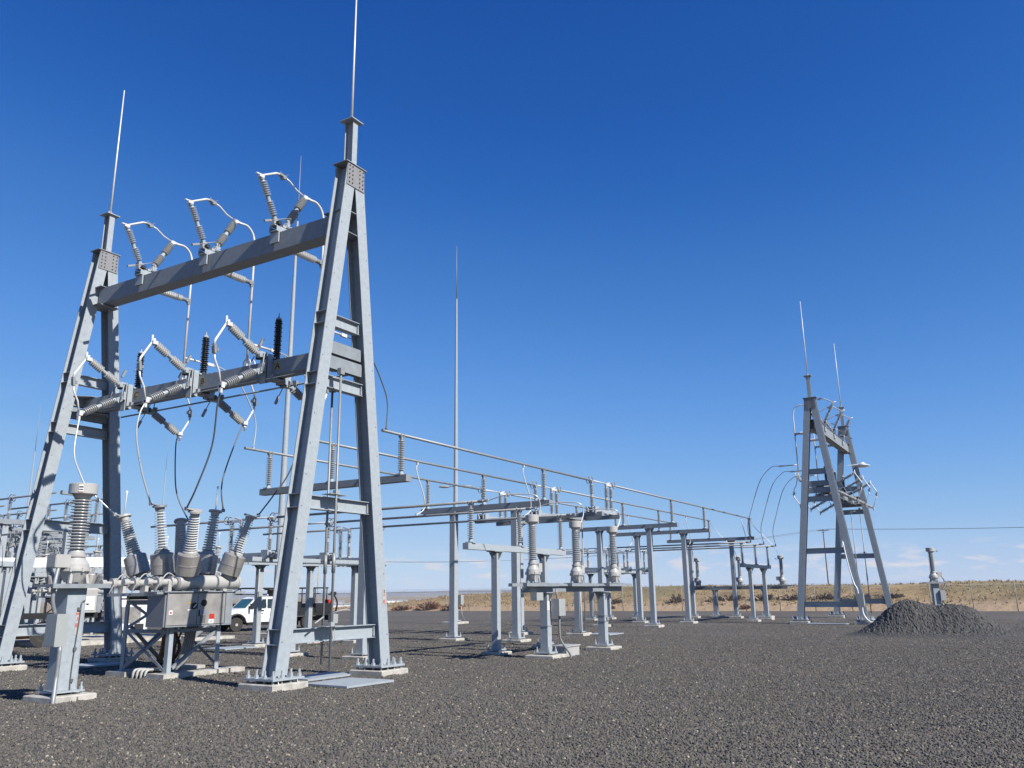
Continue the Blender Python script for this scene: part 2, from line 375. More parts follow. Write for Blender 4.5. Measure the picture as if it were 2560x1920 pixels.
# loose stones lying on the nearest ground, one stuff object
def gravel_nodes():
    g = bpy.data.node_groups.new("stones", 'GeometryNodeTree')
    g.interface.new_socket("Geometry", in_out='INPUT', socket_type='NodeSocketGeometry'); g.interface.new_socket("Geometry", in_out='OUTPUT', socket_type='NodeSocketGeometry')
    n = g.nodes.new; L = g.links.new; gi = n("NodeGroupInput"); go = n("NodeGroupOutput")
    di = n("GeometryNodeDistributePointsOnFaces"); di.distribute_method = 'RANDOM'; di.inputs['Density'].default_value = 330
    att = n("GeometryNodeInputNamedAttribute"); att.data_type = 'FLOAT'; att.inputs['Name'].default_value = "dens"
    L(att.outputs[0], di.inputs['Density'])
    ico = n("GeometryNodeMeshIcoSphere"); ico.inputs['Subdivisions'].default_value = 1; ico.inputs['Radius'].default_value = .0235
    sm = n("GeometryNodeSetMaterial"); sm.inputs['Material'].default_value = STONE
    ins = n("GeometryNodeInstanceOnPoints")
    rr = n("FunctionNodeRandomValue"); rr.data_type = 'FLOAT_VECTOR'; rr.inputs[0].default_value = (0, 0, 0); rr.inputs[1].default_value = (6.28, 6.28, 6.28)
    rs_ = n("FunctionNodeRandomValue"); rs_.data_type = 'FLOAT_VECTOR'; rs_.inputs[0].default_value = (.5, .5, .35); rs_.inputs[1].default_value = (1.55, 1.3, .95)
    L(gi.outputs[0], di.inputs['Mesh']); L(ico.outputs[0], sm.inputs[0]); L(sm.outputs[0], ins.inputs['Instance']); L(di.outputs['Points'], ins.inputs['Points'])
    L(rr.outputs[0], ins.inputs['Rotation']); L(rs_.outputs[0], ins.inputs['Scale'])
    jn = n("GeometryNodeJoinGeometry"); L(ins.outputs[0], jn.inputs[0]); L(gi.outputs[0], jn.inputs[0]); L(jn.outputs[0], go.inputs[0]); return g
GN = gravel_nodes()
mb = MB(); dens = []
az0, az1 = -4, 66
rings = [9.2, 11, 13, 15.5, 18.5, 22, 27, 33, 40, 50, 62]; dn = [560, 500, 430, 360, 280, 200, 140, 90, 55, 28]
for (r0, r1), dd in zip(zip(rings, rings[1:]), dn):
    for i in range(14):
        a0, a1 = R(az0+(az1-az0)*i/14), R(az0+(az1-az0)*(i+1)/14)
        mb.add([(r0*math.cos(a0), r0*math.sin(a0), .004), (r1*math.cos(a0), r1*math.sin(a0), .004), (r1*math.cos(a1), r1*math.sin(a1), .004), (r0*math.cos(a1), r0*math.sin(a1), .004)], [(0, 1, 2, 3)]); dens.append(dd)
rnd = random.Random(21)
for fx, fy, hx, hy in [(15.43-1.77, 14.36, .52, .52), (15.43+1.77, 14.36, .52, .52), (15.43-1.77, 25.3, .52, .52), (15.43+1.77, 25.3, .52, .52), (10.38, 16.85, .475, .475), (15.22, 18.78, 1.28, .34), (15.25, 20.45, 1.25, .40), (24.1, 15.2, .37, .37), (27.4, 15.2, .37, .37), (23.5, 13.0, .475, .475), (27.65, 13.0, .475, .475), (21, 18.25, .44, .44), (21, 21.41, .44, .44), (30.5, 18.25, .44, .44), (30.5, 21.41, .44, .44)]:
    pr = []; n_ = 40
    for i in range(n_):
        t_ = i/n_*4; s_ = int(t_); f_ = (t_-s_)*2-1
        ex, ey = [(f_, -1), (1, f_), (-f_, 1), (-1, -f_)][s_]
        w_ = rnd.uniform(.10, .34); hh = rnd.uniform(.005, .05); l_ = math.hypot(ex, ey)
        pr.append(((fx+ex*(hx-.01), fy+ey*(hy-.01), hh), (fx+ex*hx+ex/l_*w_, fy+ey*hy+ey/l_*w_, .003)))
    for i in range(n_):
        p_, q_ = pr[i], pr[(i+1) % n_]; mb.add([p_[0], p_[1], q_[1], q_[0]], [(0, 1, 2, 3)]); dens.append(700)
go_ = single("loose_gravel", mb, GRAVEL, "loose dark basalt gravel spread over the open yard in front", "gravel", None, 'stuff', (0, 0, 0))
at = go_.data.attributes.new("dens", 'FLOAT', 'FACE'); at.data.foreach_set('value', [float(d) for d in dens])
md = go_.modifiers.new("stones", 'NODES'); md.node_group = GN

# dry grass beyond the fence
GRB = mat("dry_grass_blades", (.30, .225, .125), .9, 0, (.15, .30))
mb = MB(); rnd = random.Random(3)
for i in range(9000):
    d = rnd.random()**1.6*34+3.2; y = rnd.uniform(-14, 92); x = 81+d
    if mno.noise((x*.12, y*.12, 0)) < -.12 and rnd.random() < .75: continue
    z = terrain(x, y)-.05; h = rnd.uniform(.08, .30); a = rnd.uniform(0, 6.28); wd = .10
    for k_ in range(3):
        a += 2.1; lean = rnd.uniform(0, .25)
        mb.add([(x-wd*math.cos(a), y-wd*math.sin(a), z), (x+wd*math.cos(a), y+wd*math.sin(a), z), (x+lean*math.sin(a)+.1, y-lean*math.cos(a), z+h)], [(0, 1, 2)])
single("dry_grass", mb, GRB, "dry straw coloured grass growing on the bank behind the fence", "grass", None, 'stuff', (81, 0, 0))

# ------------------------------------------------------------------ haze
hm = bpy.data.materials.new("haze_air"); hm.use_nodes = True; t_ = hm.node_tree; t_.nodes.clear()
pv = t_.nodes.new("ShaderNodeVolumePrincipled"); pv.inputs['Color'].default_value = (.80, .87, 1, 1); pv.inputs['Density'].default_value = .000055; pv.inputs['Anisotropy'].default_value = .0
ou = t_.nodes.new("ShaderNodeOutputMaterial"); t_.links.new(pv.outputs[0], ou.inputs['Volume'])
HAZE = True
if HAZE:
    mb = MB(); mb.box(-800, 17000, -9000, 17500, -60, 60)
    hz = single("haze", mb, hm, "pale blue haze lying over the far plain", "haze", None, 'stuff', (0, 0, 0))

# ================================================================== A-FRAME TOWER
# local frame: origin on the ground in the middle of one A-frame, x across the legs, +y towards the other A-frame
LS = 10.94                                   # distance between the two A-frames
def make_tower(name, label):
    t = thing(name, label, "steel tower", (0, 0, 0))
    lx = lambda s, z: s*(1.80-.126*z)
    for yi, y in enumerate((0, LS)):
        for s in (-1, 1):
            d = .42 if s < 0 else .414
            mb = MB(); n_ = (0, 1, 0)
            mb.ibeam((lx(s, .26), y, .26), (lx(s, 13.27), y, 13.27), n_, d, .36, .026, .018)
            for k_ in range(16):                                            # step-bolt holes
                z = 1+k_*.75; mb.tube([(lx(s, z)+.11*s, y-d/2-.002, z), (lx(s, z)+.11*s, y-d/2-.006, z)], .014, 6, 1)
            leg = part("leg", mb, [GALV, DARK], t)
            mb = MB(); mb.cbox((lx(s, .26), y, .25), (.92, .92, .045)); bolts(mb, lx(s, .26), y, .76, 4, .10, .43, .04)
            part("base_plate", mb, GALV, leg)
            for zc in (8.81, 7.18, 4.14, 1.10):
                for dz in (-.16, .16):
                    z = zc+dz; xx = lx(s, z)
                    mb = MB(); mb.box(xx+s*.0905-.0815, xx+s*.0905+.0815, y-d/2+.024, y+d/2-.024, z-.007, z+.007); part("stiffener", mb, GALV, leg)
            mb = MB(); footing(mb, lx(s, .26), y, 1.04, 1.04, .165); part("concrete_footing", mb, CONC, t)
        for zc in (8.81, 7.18, 4.14, 1.10):
            mb = MB(); a, b = lx(-1, zc)+.19, lx(1, zc)-.19
            mb.ibeam((a, y, zc), (b, y, zc), (0, 0, 1), .32, .2, .016, .012)
            for q in (-1, 1): mb.box((b if q > 0 else a)-.02, (b if q > 0 else a)+.02, y-.06, y+.06, zc-.12, zc+.12)
            part("cross_beam", mb, GALV, t)
        sgn = 1 if yi == 0 else -1
        for z0, z1 in ((7.93, 8.25), (7.53, 7.86)):                            # seats of the two beams
            e0, e1 = lx(-1, (z0+z1)/2)+.185, lx(1, (z0+z1)/2)-.185
            for q in (-1, 1): mb = MB(); mb.box(e0, e1, y+q*.0775-.0125, y+q*.0775+.0125, z0, z1); part("seat_plate", mb, GALVD, t)
        for z in (7.70, 8.20): mb = MB(); mb.poly([(-.78, y+sgn*.10, z), (.72, y+sgn*.10, z), (.30, y+sgn*.62, z), (-.30, y+sgn*.62, z)], (0, 0, .02)); part("seat_plate", mb, GALVD, t)
        for z in (11.33, 11.94): mb = MB(); mb.poly([(-.36, y-sgn*.19, z), (.36, y-sgn*.19, z), (.36, y+sgn*.55, z), (-.36, y+sgn*.55, z)], (0, 0, .02)); part("seat_plate", mb, GALVD, t)
        for q in (-1, 1):
            mb = MB(); yy = y+q*.222
            mb.poly([(-.34, yy-.008, 12.66), (.36, yy-.008, 12.66), (.33, yy-.008, 13.30), (-.31, yy-.008, 13.30)], (0, .016, 0))
            for i in range(5):
                for xx in (-.25-.012*i*0, -.13, .15, .28): mb.tube([(xx, yy+q*.008, 12.75+i*.12), (xx, yy+q*.03, 12.75+i*.12)], .019, 6, 1)
            part("gusset_plate", mb, [PLATE, DARK], t)
        mb = MB(); mb.poly([(-.40, y-.26, 13.31), (.40, y-.26, 13.31), (.40, y+.26, 13.31), (-.40, y+.26, 13.31)], (0, 0, .025))
        part("cap_plate", mb, GALVD, t)
        mb = MB(); mb.ibeam((0, y, 13.335), (0, y, 14.70), (0, 1, 0), .30, .19, .018, .012)
        mb.cbox((0, y, 14.715), (.46, .46, .028))
        part("mast_post", mb, GALV, t)
        mb = MB(); mb.tube([(0, y, 14.73), (0, y, 17), (0, y, 19.6)], [.034, .028, .018], 8)
        for a in range(4):
            ca, sa = math.cos(a*math.pi/2), math.sin(a*math.pi/2)
            mb.poly([(ca*.035, y+sa*.035, 14.735), (ca*.13, y+sa*.13, 14.735), (ca*.035, y+sa*.035, 14.9)], (-sa*.01, ca*.01, 0))
        part("lightning_rod", mb, BRIGHT, t)
    mb = MB(); mb.box(-.23, .23, .27, LS-.27, 11.38, 11.92); part("top_beam", mb, GALVD, t)
    mb = MB(); mb.box(-.21, .21, .10, LS-.10, 7.75, 8.17); lb = part("lower_beam", mb, GALVD, t)
    for i, ch in enumerate("ABC"):
        mb = MB(); y = PH[i]-.34; z = 7.98
        M_ = T((-.218, y, z)) @ Matrix(((0, 0, -1, 0), (-1, 0, 0, 0), (0, 1, 0, 0), (0, 0, 0, 1)))
        mb.box(-.2165, -.213, y-.062, y+.062, z-.105, z+.105, 0); text_into(mb, ch, .25, M_, 1)
        part("phase_letter", mb, [YEL, BLACK], lb, "black letter "+ch+" on a yellow plate")
    # gang pipes below the lower beam and upright operating pipes
    mb = MB(); mb.tube([(.47, .2, 7.60), (.47, LS-1.1, 7.60)], .026, 8); mb.tube([(-.36, .3, 7.62), (-.36, LS-1.2, 7.62)], .022, 8)
    for y in PH:
        for yy in (y-.35, y+.15): mb.cbox((.47, yy, 7.64), (.09, .12, .14)); mb.cbox((-.36, yy, 7.66), (.08, .1, .12))
    part("gang_pipe", mb, GALVD, t)
    for x, y, z0, z1 in ((-.42, -.36, .30, 7.36), (.06, .36, .38, 7.10)):
        mb = MB(); mb.tube([(x, y, z0), (x, y, z1)], .030, 8)
        mb.cbox((x, y, z1+.05), (.14, .12, .16)); mb.tube([(x, y, 2.5), (x, y, 2.95)], .045, 8)
        mb.tube([(x-.3, y, 7.2), (x+.1, y, 7.2)], .02, 6)
        part("operating_pipe", mb, ALU, t)
    for zz in (4.34, 1.28): mb = MB(); mb.box(-.62, -.02, -.38, -.08, zz-.0, zz+.012); mb.cbox((-.42, -.36, zz+.05), (.13, .1, .1)); part("pipe_bracket", mb, PAINTG, t)
    mb = MB()
    mb.cbox((-.30, -.30, 1.46), (.16, .16, .22)); mb.tube([(-.42, -.36, 1.58), (-.1, -.5, 1.66), (.02, -.52, 1.62)], .016, 6); mb.tube([(-.62, -.3, 1.5), (-.95, -.34, 1.36)], .02, 6)
    mb.tube([(-.25, -.30, 1.35), (-.20, -.28, 1.0), (-.28, -.26, .9)], .012, 6)
    part("switch_operator", mb, PAINTG, t)
    mb = MB(); s = 1; mb.poly([(lx(1, 2.0)+.04, -.2095, 1.72), (lx(1, 2.0)+.15, -.2095, 1.72), (lx(1, 2.2)+.15, -.2095, 2.15), (lx(1, 2.2)+.04, -.2095, 2.15)], (0, -.003, 0))
    mb.box(lx(1, 2)+.055, lx(1, 2)+.125, -.214, -.2128, 1.95, 1.99, 1); mb.box(lx(1, 2)+.055, lx(1, 2)+.13, -.214, -.2128, 1.76, 1.86, 1); mb.box(lx(1, 2)+.075, lx(1, 2)+.105, -.214, -.2128, 2.01, 2.10, 2)
    part("warning_sign", mb, [PAINTL, FADED, BLACK], t)
    for x, y in ((lx(-1, .3)-.30, -.45), (lx(-1, .3)+.25, -.46), (lx(1, .3)-.44, .1)):                       # ground leads
        mb = MB(); mb.tube(smooth_path([(x, y-.02, .0), (x, y-.02, .14), (x+.02, y+.02, .22), (x+.12, y+.06, .28)], 4), .012, 6); part("ground_lead", mb, CABLE, t)
    return t
PH = [16.83-14.36, 19.83-14.36, 22.86-14.36]
TW1 = T((15.43, 14.36, 0)); TW2 = T((62.95, 9.93, 0)) @ RZ(90)
tower = make_tower("switch_tower", "tall galvanized A-frame steel tower in the left foreground with three bays of switches")
place(tower, TW1)
tower2 = place(copy_tree(tower), TW2, "galvanized A-frame steel tower far right, standing behind the gravel heap")

# ================================================================== V-SHAPED DISCONNECT SWITCH (u = x, outwards = z)
def two_stack(p0, p1, r0=.054, r1=.118, n=7, seg=12):
    p0, p1 = Vector(p0), Vector(p1); L_ = (p1-p0).length; a = p1-p0; mb = MB()
    mb.lathe(p0, a, [(0, .075), (.05, .075), (.05, .05), (.09, .05)], seg, 1)
    mb.lathe(p0, a, sheds(.09, L_/2-.07, n, r0, r1), seg, 0)
    mb.lathe(p0, a, [(L_/2-.07, .06), (L_/2+.07, .06)], seg, 1)
    mb.lathe(p0, a, sheds(L_/2+.07, L_-.08, n, r0, r1), seg, 0)
    mb.lathe(p0, a, [(L_-.08, .05), (L_-.04, .05), (L_-.04, .07), (L_, .07)], seg, 1)
    return mb
def make_vswitch():
    t = thing("disconnect_switch", "x", "disconnect switch")
    mb = MB(); mb.box(-.36, .40, -.15, .15, .004, .03); mb.box(-.36, .40, -.15, -.135, .03, .17); mb.box(-.36, .40, .135, .15, .03, .17); mb.box(-.40, .46, -.10, .10, .17, .20)
    mb.box(-.30, -.26, -.17, .17, -.32, .0); mb.box(.26, .30, -.17, .17, -.32, 0); 
    mb.box(-.34, -.22, -.2, .1, .20, .30, 1); mb.cbox((-.32, 0, .30), (.16, .16, .20), 0); mb.obox((.08, 0, .24), (.20, 0, .44), (0, 1, 0), .16, .14)
    mb.box(-.10, .14, -.12, .12, .2, .27); mb.tube([(.0, -.16, .24), (.38, -.16, .30)], .016, 6); mb.tube([(-.3, .17, .33), (.2, .17, .38)], .016, 6)
    part("base_frame", mb, [GALV, DARK], t)
    part("insulator", two_stack((-.33, 0, .40), (-.87, 0, 1.43)), [PORC, GALV], t)
    part("insulator", two_stack((.18, 0, .46), (.77, 0, 1.47)), [PORC, GALV], t)
    mb = MB(); mb.tube([(-1.08, 0, 1.50), (-.88, 0, 1.50), (-.36, 0, 1.80), (-.22, 0, 1.83)], [.028, .032, .034, .034], 8)
    mb.cbox((-.90, 0, 1.47), (.17, .10, .09)); mb.cbox((-.86, .07, 1.45), (.1, .05, .16))
    part("blade_arm", mb, BRIGHT, t)
    mb = MB(); mb.obox((-.24, 0, 1.83), (.0, 0, 1.80), (0, 1, 0), .11, .07); mb.tube([(-.2, .05, 1.86), (-.14, .05, 1.98)], .007, 5); mb.tube([(-.06, -.05, 1.85), (.06, -.05, 1.93)], .007, 5); mb.cbox((-.1, 0, 1.75), (.09, .14, .05))
    part("contact_clamp", mb, ALU, t)
    mb = MB(); mb.tube([(0, 0, 1.80), (.16, 0, 1.77), (.42, 0, 1.62), (.74, 0, 1.54)], .026, 8); mb.cbox((.77, 0, 1.51), (.15, .14, .10)); mb.obox((.78, 0, 1.53), (.98, 0, 1.53), (0, 1, 0), .09, .06); 
    part("jaw_arm", mb, BRIGHT, t)
    mb = MB(); mb.tube([(-.66, -.2, .17), (-.1, -.2, .44), (.06, -.2, .49), (.08, -.2, .36)], .013, 6); mb.obox((-.86, -.2, .08), (-.62, -.2, .19), (0, 1, 0), .06, .06)
    part("drive_link", mb, ALU, t)
    return t
vsw = make_vswitch()
# three mountings: on the top beam, on the blade side of the lower beam, on the far side of the lower beam
MT = {'top': lambda y: T((0, y, 11.92)),
      'front': lambda y: T((-.21, y, 7.96)) @ Matrix(((0, 0, -1, 0), (0, -1, 0, 0), (-1, 0, 0, 0), (0, 0, 0, 1))),
      'back': lambda y: T((.21, y, 7.96)) @ Matrix(((0, 0, 1, 0), (0, -1, 0, 0), (1, 0, 0, 0), (0, 0, 0, 1)))}
POSN = {1: ("nearest the right-hand legs", "in the middle", "nearest the left-hand legs"), 2: ("farthest back", "in the middle", "frontmost")}
TWN = {1: "near tower", 2: "far tower"}
WHERE = {'top': "standing on the top beam of the", 'front': "on the lower beam's open side on the", 'back': "on the lower beam's cable side on the"}
def make_arrester():
    t = thing("surge_arrester", "x", "surge arrester")
    mb = MB(); mb.box(-.13, .13, -.13, .13, 0, .10); mb.lathe((0, 0, .10), (0, 0, 1), [(0, .09), (.06, .09)], 10); part("base_bracket", mb, DARK, t)
    mb = MB(); pr = [(.16, .06)]
    for i in range(17):
        z = .16+i*.062; r_ = .112 if i % 2 else .098; pr += [(z+.012, .062), (z+.022, r_), (z+.036, r_), (z+.05, .064)]
    mb.lathe((0, 0, 0), (0, 0, 1), pr+[(1.22, .06)], 14); part("housing", mb, BLACKP, t)
    mb = MB(); mb.lathe((0, 0, 1.22), (0, 0, 1), [(0, .085), (.03, .085), (.06, .05), (.09, .02), (.2, .014)], 10); part("terminal_cap", mb, GALV, t)
    return t
arr = make_arrester()
def make_droptube():
    """jumper pipe of one phase: top switch -> down past the beam -> lower back switch, with its side branch; y = 0"""
    t = thing("riser_bus", "x", "bus pipe")
    mb = MB(); mb.tube(smooth_path([(.98, 0, 13.45), (1.28, 0, 13.46), (1.52, 0, 13.26), (1.62, 0, 12.85), (1.62, 0, 12.4)], 5)+[Vector((1.62, 0, 8.86))], .038, 8)
    part("pipe", mb, BRIGHT, t)
    mb = MB(); mb.tube([(1.62, 0, 9.65), (2.62, 0, 9.65)], .036, 8); mb.obox((2.55, 0, 9.65), (2.78, 0, 9.65), (0, 0, 1), .10, .08); part("branch_pipe", mb, BRIGHT, t)
    mb = MB(); mb.torus((1.62, 0, 8.98), (1, 0, 0), .16, .02); mb.torus((1.80, 0, 8.98), (1, 0, 0), .16, .02); mb.cbox((1.66, 0, 8.86), (.2, .1, .2)); part("corona_ring", mb, BRIGHT, t)
    return t
drop = make_droptube()
def make_standoff():
    t = thing("standoff_insulator", "x", "insulator")
    mb = MB(); mb.lathe((.235, 0, 11.64), (1, 0, 0), [(0, .12), (.03, .12), (.03, .07), (.12, .07)], 12, 1)
    mb.lathe((.235, 0, 11.64), (1, 0, 0), sheds(.12, 1.08, 14, .054, .112), 12, 0); part("porcelain", mb, [PORCL, GALV], t)
    mb = MB(); mb.lathe((.235, 0, 11.64), (1, 0, 0), [(1.08, .07), (1.24, .065)], 10); mb.cbox((1.56, 0, 11.64), (.16, .1, .12)); mb.cbox((1.60, 0, 11.55), (.1, .08, .1)); part("clamp", mb, ALU, t)
    return t
stand = make_standoff()
FLIP = {1: (0, 1, 2), 2: (0, 1, 2)}
for k_, TM in ((1, TW1), (2, TW2)):
    for i, y in enumerate(PH):
        pos = POSN[k_][i]
        for mk in ('top', 'front', 'back'):
            put(vsw, TM @ MT[mk](y), "V-shaped switch %s %s, %s" % (WHERE[mk], TWN[k_], pos), "disconnect switches on the A-frame towers")
        put(arr, TM @ T((0, y-.06, 8.17)), "black ribbed surge arrester on the lower beam of the %s, %s" % (TWN[k_], pos), "black surge arresters")
        put(drop, TM @ T((0, y, 0)), "silver riser pipe curving down from the %s top switch, %s" % (TWN[k_]+"'s", pos), "riser pipes on the towers")
        put(stand, TM @ T((0, y, 0)), "horizontal ribbed insulator under the %s top beam, %s" % (TWN[k_]+"'s", pos), "standoff insulators under the top beams")

# ================================================================== CABLES
def cable(pts, r, m_, label, group=None, n=8, name="jumper_cable", cat="cable"):
    mb = MB(); mb.tube(smooth_path(pts, n), r, 8); p0, p1 = Vector(pts[0]), Vector(pts[-1])
    mb.cbox(p0, (.07, .07, .09)); mb.cbox(p1, (.07, .07, .09))
    return single(name, mb, m_, label, cat, group)
GJ = "jumper cables of the near tower"
W1 = lambda p: TW1 @ Vector(p)
def tip(mk, y, u): return W1((MT[mk](y) @ Vector((u, 0, 1.5))))
BT = {}   # breaker bushing tops, set here and used by the breaker
for i, (yt, zt) in enumerate(((18.35, 4.18), (19.83, 4.40), (21.35, 4.20))): BT[i] = ((14.42, yt, zt), (16.28, yt, zt))
FR = {0: [(13.77, 17.0, 6.68), (14.02, 17.4, 5.72), (14.05, 17.9, 4.72)], 1: [(13.56, 19.83, 6.8), (13.52, 19.83, 6.2), (13.76, 19.83, 5.3)], 2: [(13.46, 22.5, 6.0), (13.46, 22.1, 5.35), (13.58, 21.8, 4.9)]}
BK = {0: [(17.12, 17.4, 6.2), (17.05, 17.8, 5.34), (16.85, 18.1, 4.78)], 1: [(16.95, 19.83, 6.8), (16.55, 19.83, 5.7), (16.43, 19.83, 5.05)], 2: [(16.75, 22.5, 6.7), (16.46, 22.0, 5.51), (16.40, 21.7, 4.88)]}
for i, nm in enumerate(("right", "middle", "left")):
    p_ = tip('front', PH[i], .80); q_ = Vector(BT[i][0])+Vector((-.28, 0, .02))
    cable([p_]+FR[i]+[q_], .022, CABLED if i == 0 else CABLE, "thick %s jumper cable from the front switch to the breaker bushing" % nm, GJ)
    p_ = tip('back', PH[i], -.88); q_ = Vector(BT[i][1])+Vector((.27, 0, .02))
    cable([p_]+BK[i]+[q_], .021, CABLED, "dark %s jumper cable from the back switch down to the breaker" % nm, GJ)
for i, (nm, ye) in enumerate((("right", 16.83), ("middle", 19.83), ("left", 22.86))):
    cable([(18.2, ye, 9.65), (18.7, ye, 9.6), (19.4, ye, 9.25), (20.05, ye, 8.4), (20.25, ye, 7.85), (20.2, ye, 7.06)], .022, CABLED if i == 0 else CABLE, "curved %s cable dropping from the tower branch pipe to the bus pipe end" % nm, GJ)
# ================================================================== TALL BUS SUPPORTS, LOW FRAMES
def box_column(t, x, y, z1, w_, fa=.85, seat=.5, name="column"):
    mb = MB(); mb.box(x-w_/2, x+w_/2, y-w_/2, y+w_/2, .21, z1-.03); c = part(name, mb, GALV, t)
    mb = MB(); mb.cbox((x, y, .19), (w_+.26, w_+.26, .035)); bolts(mb, x, y, w_+.16, 2, .06, .36, .026); part("base_plate", mb, GALV, c)
    mb = MB(); mb.cbox((x, y, z1-.015), (seat, w_+.12, .03))
    for q in (-1, 1):
        mb.poly([(x+q*w_/2, y-.01, z1-.03), (x+q*seat/2, y-.01, z1-.03), (x+q*w_/2, y-.01, z1-.22)], (0, .02, 0))
        mb.poly([(x-.01, y+q*w_/2, z1-.03), (x-.01, y+q*(w_/2+.16), z1-.03), (x-.01, y+q*w_/2, z1-.3)], (.02, 0, 0))
    part("seat_plate", mb, GALVD, c)
    mb = MB(); footing(mb, x, y, fa, fa, .13); part("concrete_footing", mb, CONC, t)
    return c
def make_tall():
    t = thing("bus_support", "x", "bus support")
    mb = MB(); mb.box(-.14, .14, -3.32, 3.32, 5.48, 5.70); part("beam", mb, GALVD, t)
    for y in (-1.58, 1.58): box_column(t, 0, y, 5.48, .27, .88, .46)
    return t
def make_postins(h, n, name="post_insulator"):
    t = thing(name, "x", "insulator")
    mb = MB(); mb.cbox((0, 0, .02), (.30, .20, .04)); mb.lathe((0, 0, .04), (0, 0, 1), [(0, .085), (.05, .075), (.10, .06), (.14, .06)], 10); part("base", mb, GALV, t)
    mb = MB(); mb.lathe((0, 0, 0), (0, 0, 1), sheds(.14, h-.12, n-2, .050, .114), 14); part("porcelain", mb, PORC, t)
    mb = MB(); mb.lathe((0, 0, h-.12), (0, 0, 1), [(0, .07), (.07, .07)], 10); mb.cbox((0, 0, h-.03), (.17, .10, .05)); mb.box(-.09, -.05, -.06, .06, h-.03, h+.07); mb.box(.05, .09, -.06, .06, h-.03, h+.07); part("clamp", mb, ALU, t)
    return t
tall = make_tall(); pins = make_postins(1.27, 16)
SUP = [(21.0, "nearest the near tower"), (30.5, "behind the three-transformer stand"), (45.5, "third in the row"), (51.2, "fourth in the row"), (61.3, "last, nearest the far tower")]
PY = {"topmost": 16.83, "middle": 19.83, "lowest": 22.86}
for x, nm in SUP:
    put(tall, T((x, 19.83, 0)), "tall two-post bus support, %s" % nm, "tall bus supports in a row")
    for pn, y in PY.items():
        put(pins, T((x, y, 5.70)), "insulator under the %s bus pipe on the support %s" % (pn, nm), "post insulators on the tall supports")
for (pn, y), x0, x1 in zip(PY.items(), (20.05, 19.95, 19.85), (61.9, 61.6, 61.2)):
    for a, b, wh in ((x0, 34.75, "near"), (37.45, x1, "far")):
        mb = MB(); mb.tube([(a, y, 7.02), (b, y, 7.02)], .046, 10); mb.lathe((a, y, 7.02), (1, 0, 0), [(-.03, .052), (.05, .052)], 10)
        single("bus_pipe", mb, ALU, "%s half of the long grey tube bus, %s of the three receding pipes" % (wh, pn), "bus pipe", "long bus pipes")
# ---- low frames with their crossing pipes
def make_low():
    t = thing("low_bus_frame", "x", "bus support")
    mb = MB(); mb.box(-3.35, 3.35, -.11, .11, 3.35, 3.55); part("beam", mb, GALV, t)
    for x in (-1.55, 1.75): box_column(t, x, 0, 3.35, .22, .74, .62)
    return t
low = make_low()
# ---- disconnect with horizontal base, blade along x
def make_hswitch():
    t = thing("break_switch", "x", "disconnect switch")
    mb = MB(); mb.box(-1.3, 1.35, -.16, -.10, 0, .16); mb.box(-1.3, 1.35, .10, .16, 0, .16)
    for x in (-1.05, .58, 1.1): mb.box(x-.15, x+.15, -.15, .15, .162, .20)
    mb.cbox((-1.05, -.22, .08), (.35, .06, .34)); mb.cbox((-1.05, .22, .08), (.35, .06, .34)); part("base_frame", mb, GALV, t)
    for x in (-1.05, .58, 1.1): part("insulator", two_stack((x, 0, .20), (x, 0, 1.36), .052, .112, 7, 10), [PORC, GALV], t)
    mb = MB(); mb.tube([(-1.15, 0, 1.47), (.55, 0, 1.47)], .034, 8); mb.cbox((.84, 0, 1.42), (.66, .10, .10)); mb.obox((.58, 0, 1.45), (.95, .0, 1.55), (0, 1, 0), .08, .06); part("blade_arm", mb, BRIGHT, t)
    mb = MB(); mb.cbox((-1.05, 0, 1.42), (.26, .16, .1)); mb.torus((-1.22, -.08, 1.46), (0, 1, 0), .17, .018); mb.torus((-1.22, .08, 1.46), (0, 1, 0), .17, .018); mb.tube([(-1.0, .1, 1.46), (-.95, .14, 1.66)], .008, 5); part("jaw_ring", mb, ALU, t)
    mb = MB(); mb.torus((1.32, -.08, 1.46), (0, 1, 0), .15, .018); mb.torus((1.32, .08, 1.46), (0, 1, 0), .15, .018); mb.cbox((1.2, 0, 1.42), (.3, .12, .08)); part("hinge_ring", mb, ALU, t)
    return t
hsw = make_hswitch()
# tall switch platform in the bus line
t = thing("switch_platform", "tall grey two-post platform carrying three switches in the bus line", "bus support", (36.15, 19.83, 0))
mb = MB(); mb.box(35.0, 35.2, 16.3, 23.3, 5.36, 5.55); mb.box(37.0, 37.2, 16.3, 23.3, 5.36, 5.55)
for y in (18.25, 21.4): mb.box(35.2, 37.0, y-.09, y+.09, 5.36, 5.54)
part("beam_frame", mb, GALVD, t, None, True)
for y in (-1.58, 1.57): box_column(t, 0, y, 5.36, .27, .9, 1.3)
mb = MB(); mb.cbox((35.88, 18.0, 2.75), (.36, .22, .62)); mb.tube([(36.0, 18.02, 3.1), (36.0, 18.02, 5.2)], .03, 6); mb.cbox((36.0, 18.05, 3.6), (.16, .16, .4)); part("control_box", mb, PAINTG, t, None, True)
mb = MB(); mb.tube([(35.9, 18.0, 2.4), (35.9, 18.0, 1.2), (35.8, 17.95, .05)], .035, 6); mb.tube([(36.35, 18.0, 5.3), (36.35, 18.0, .1)], .03, 6); part("conduit", mb, ALU, t, None, True)
for pn, y in PY.items(): put(hsw, T((36.15, y, 5.56)), "horizontal grey disconnect switch breaking the %s of the three long bus pipes" % pn, "switches on the yard platforms")
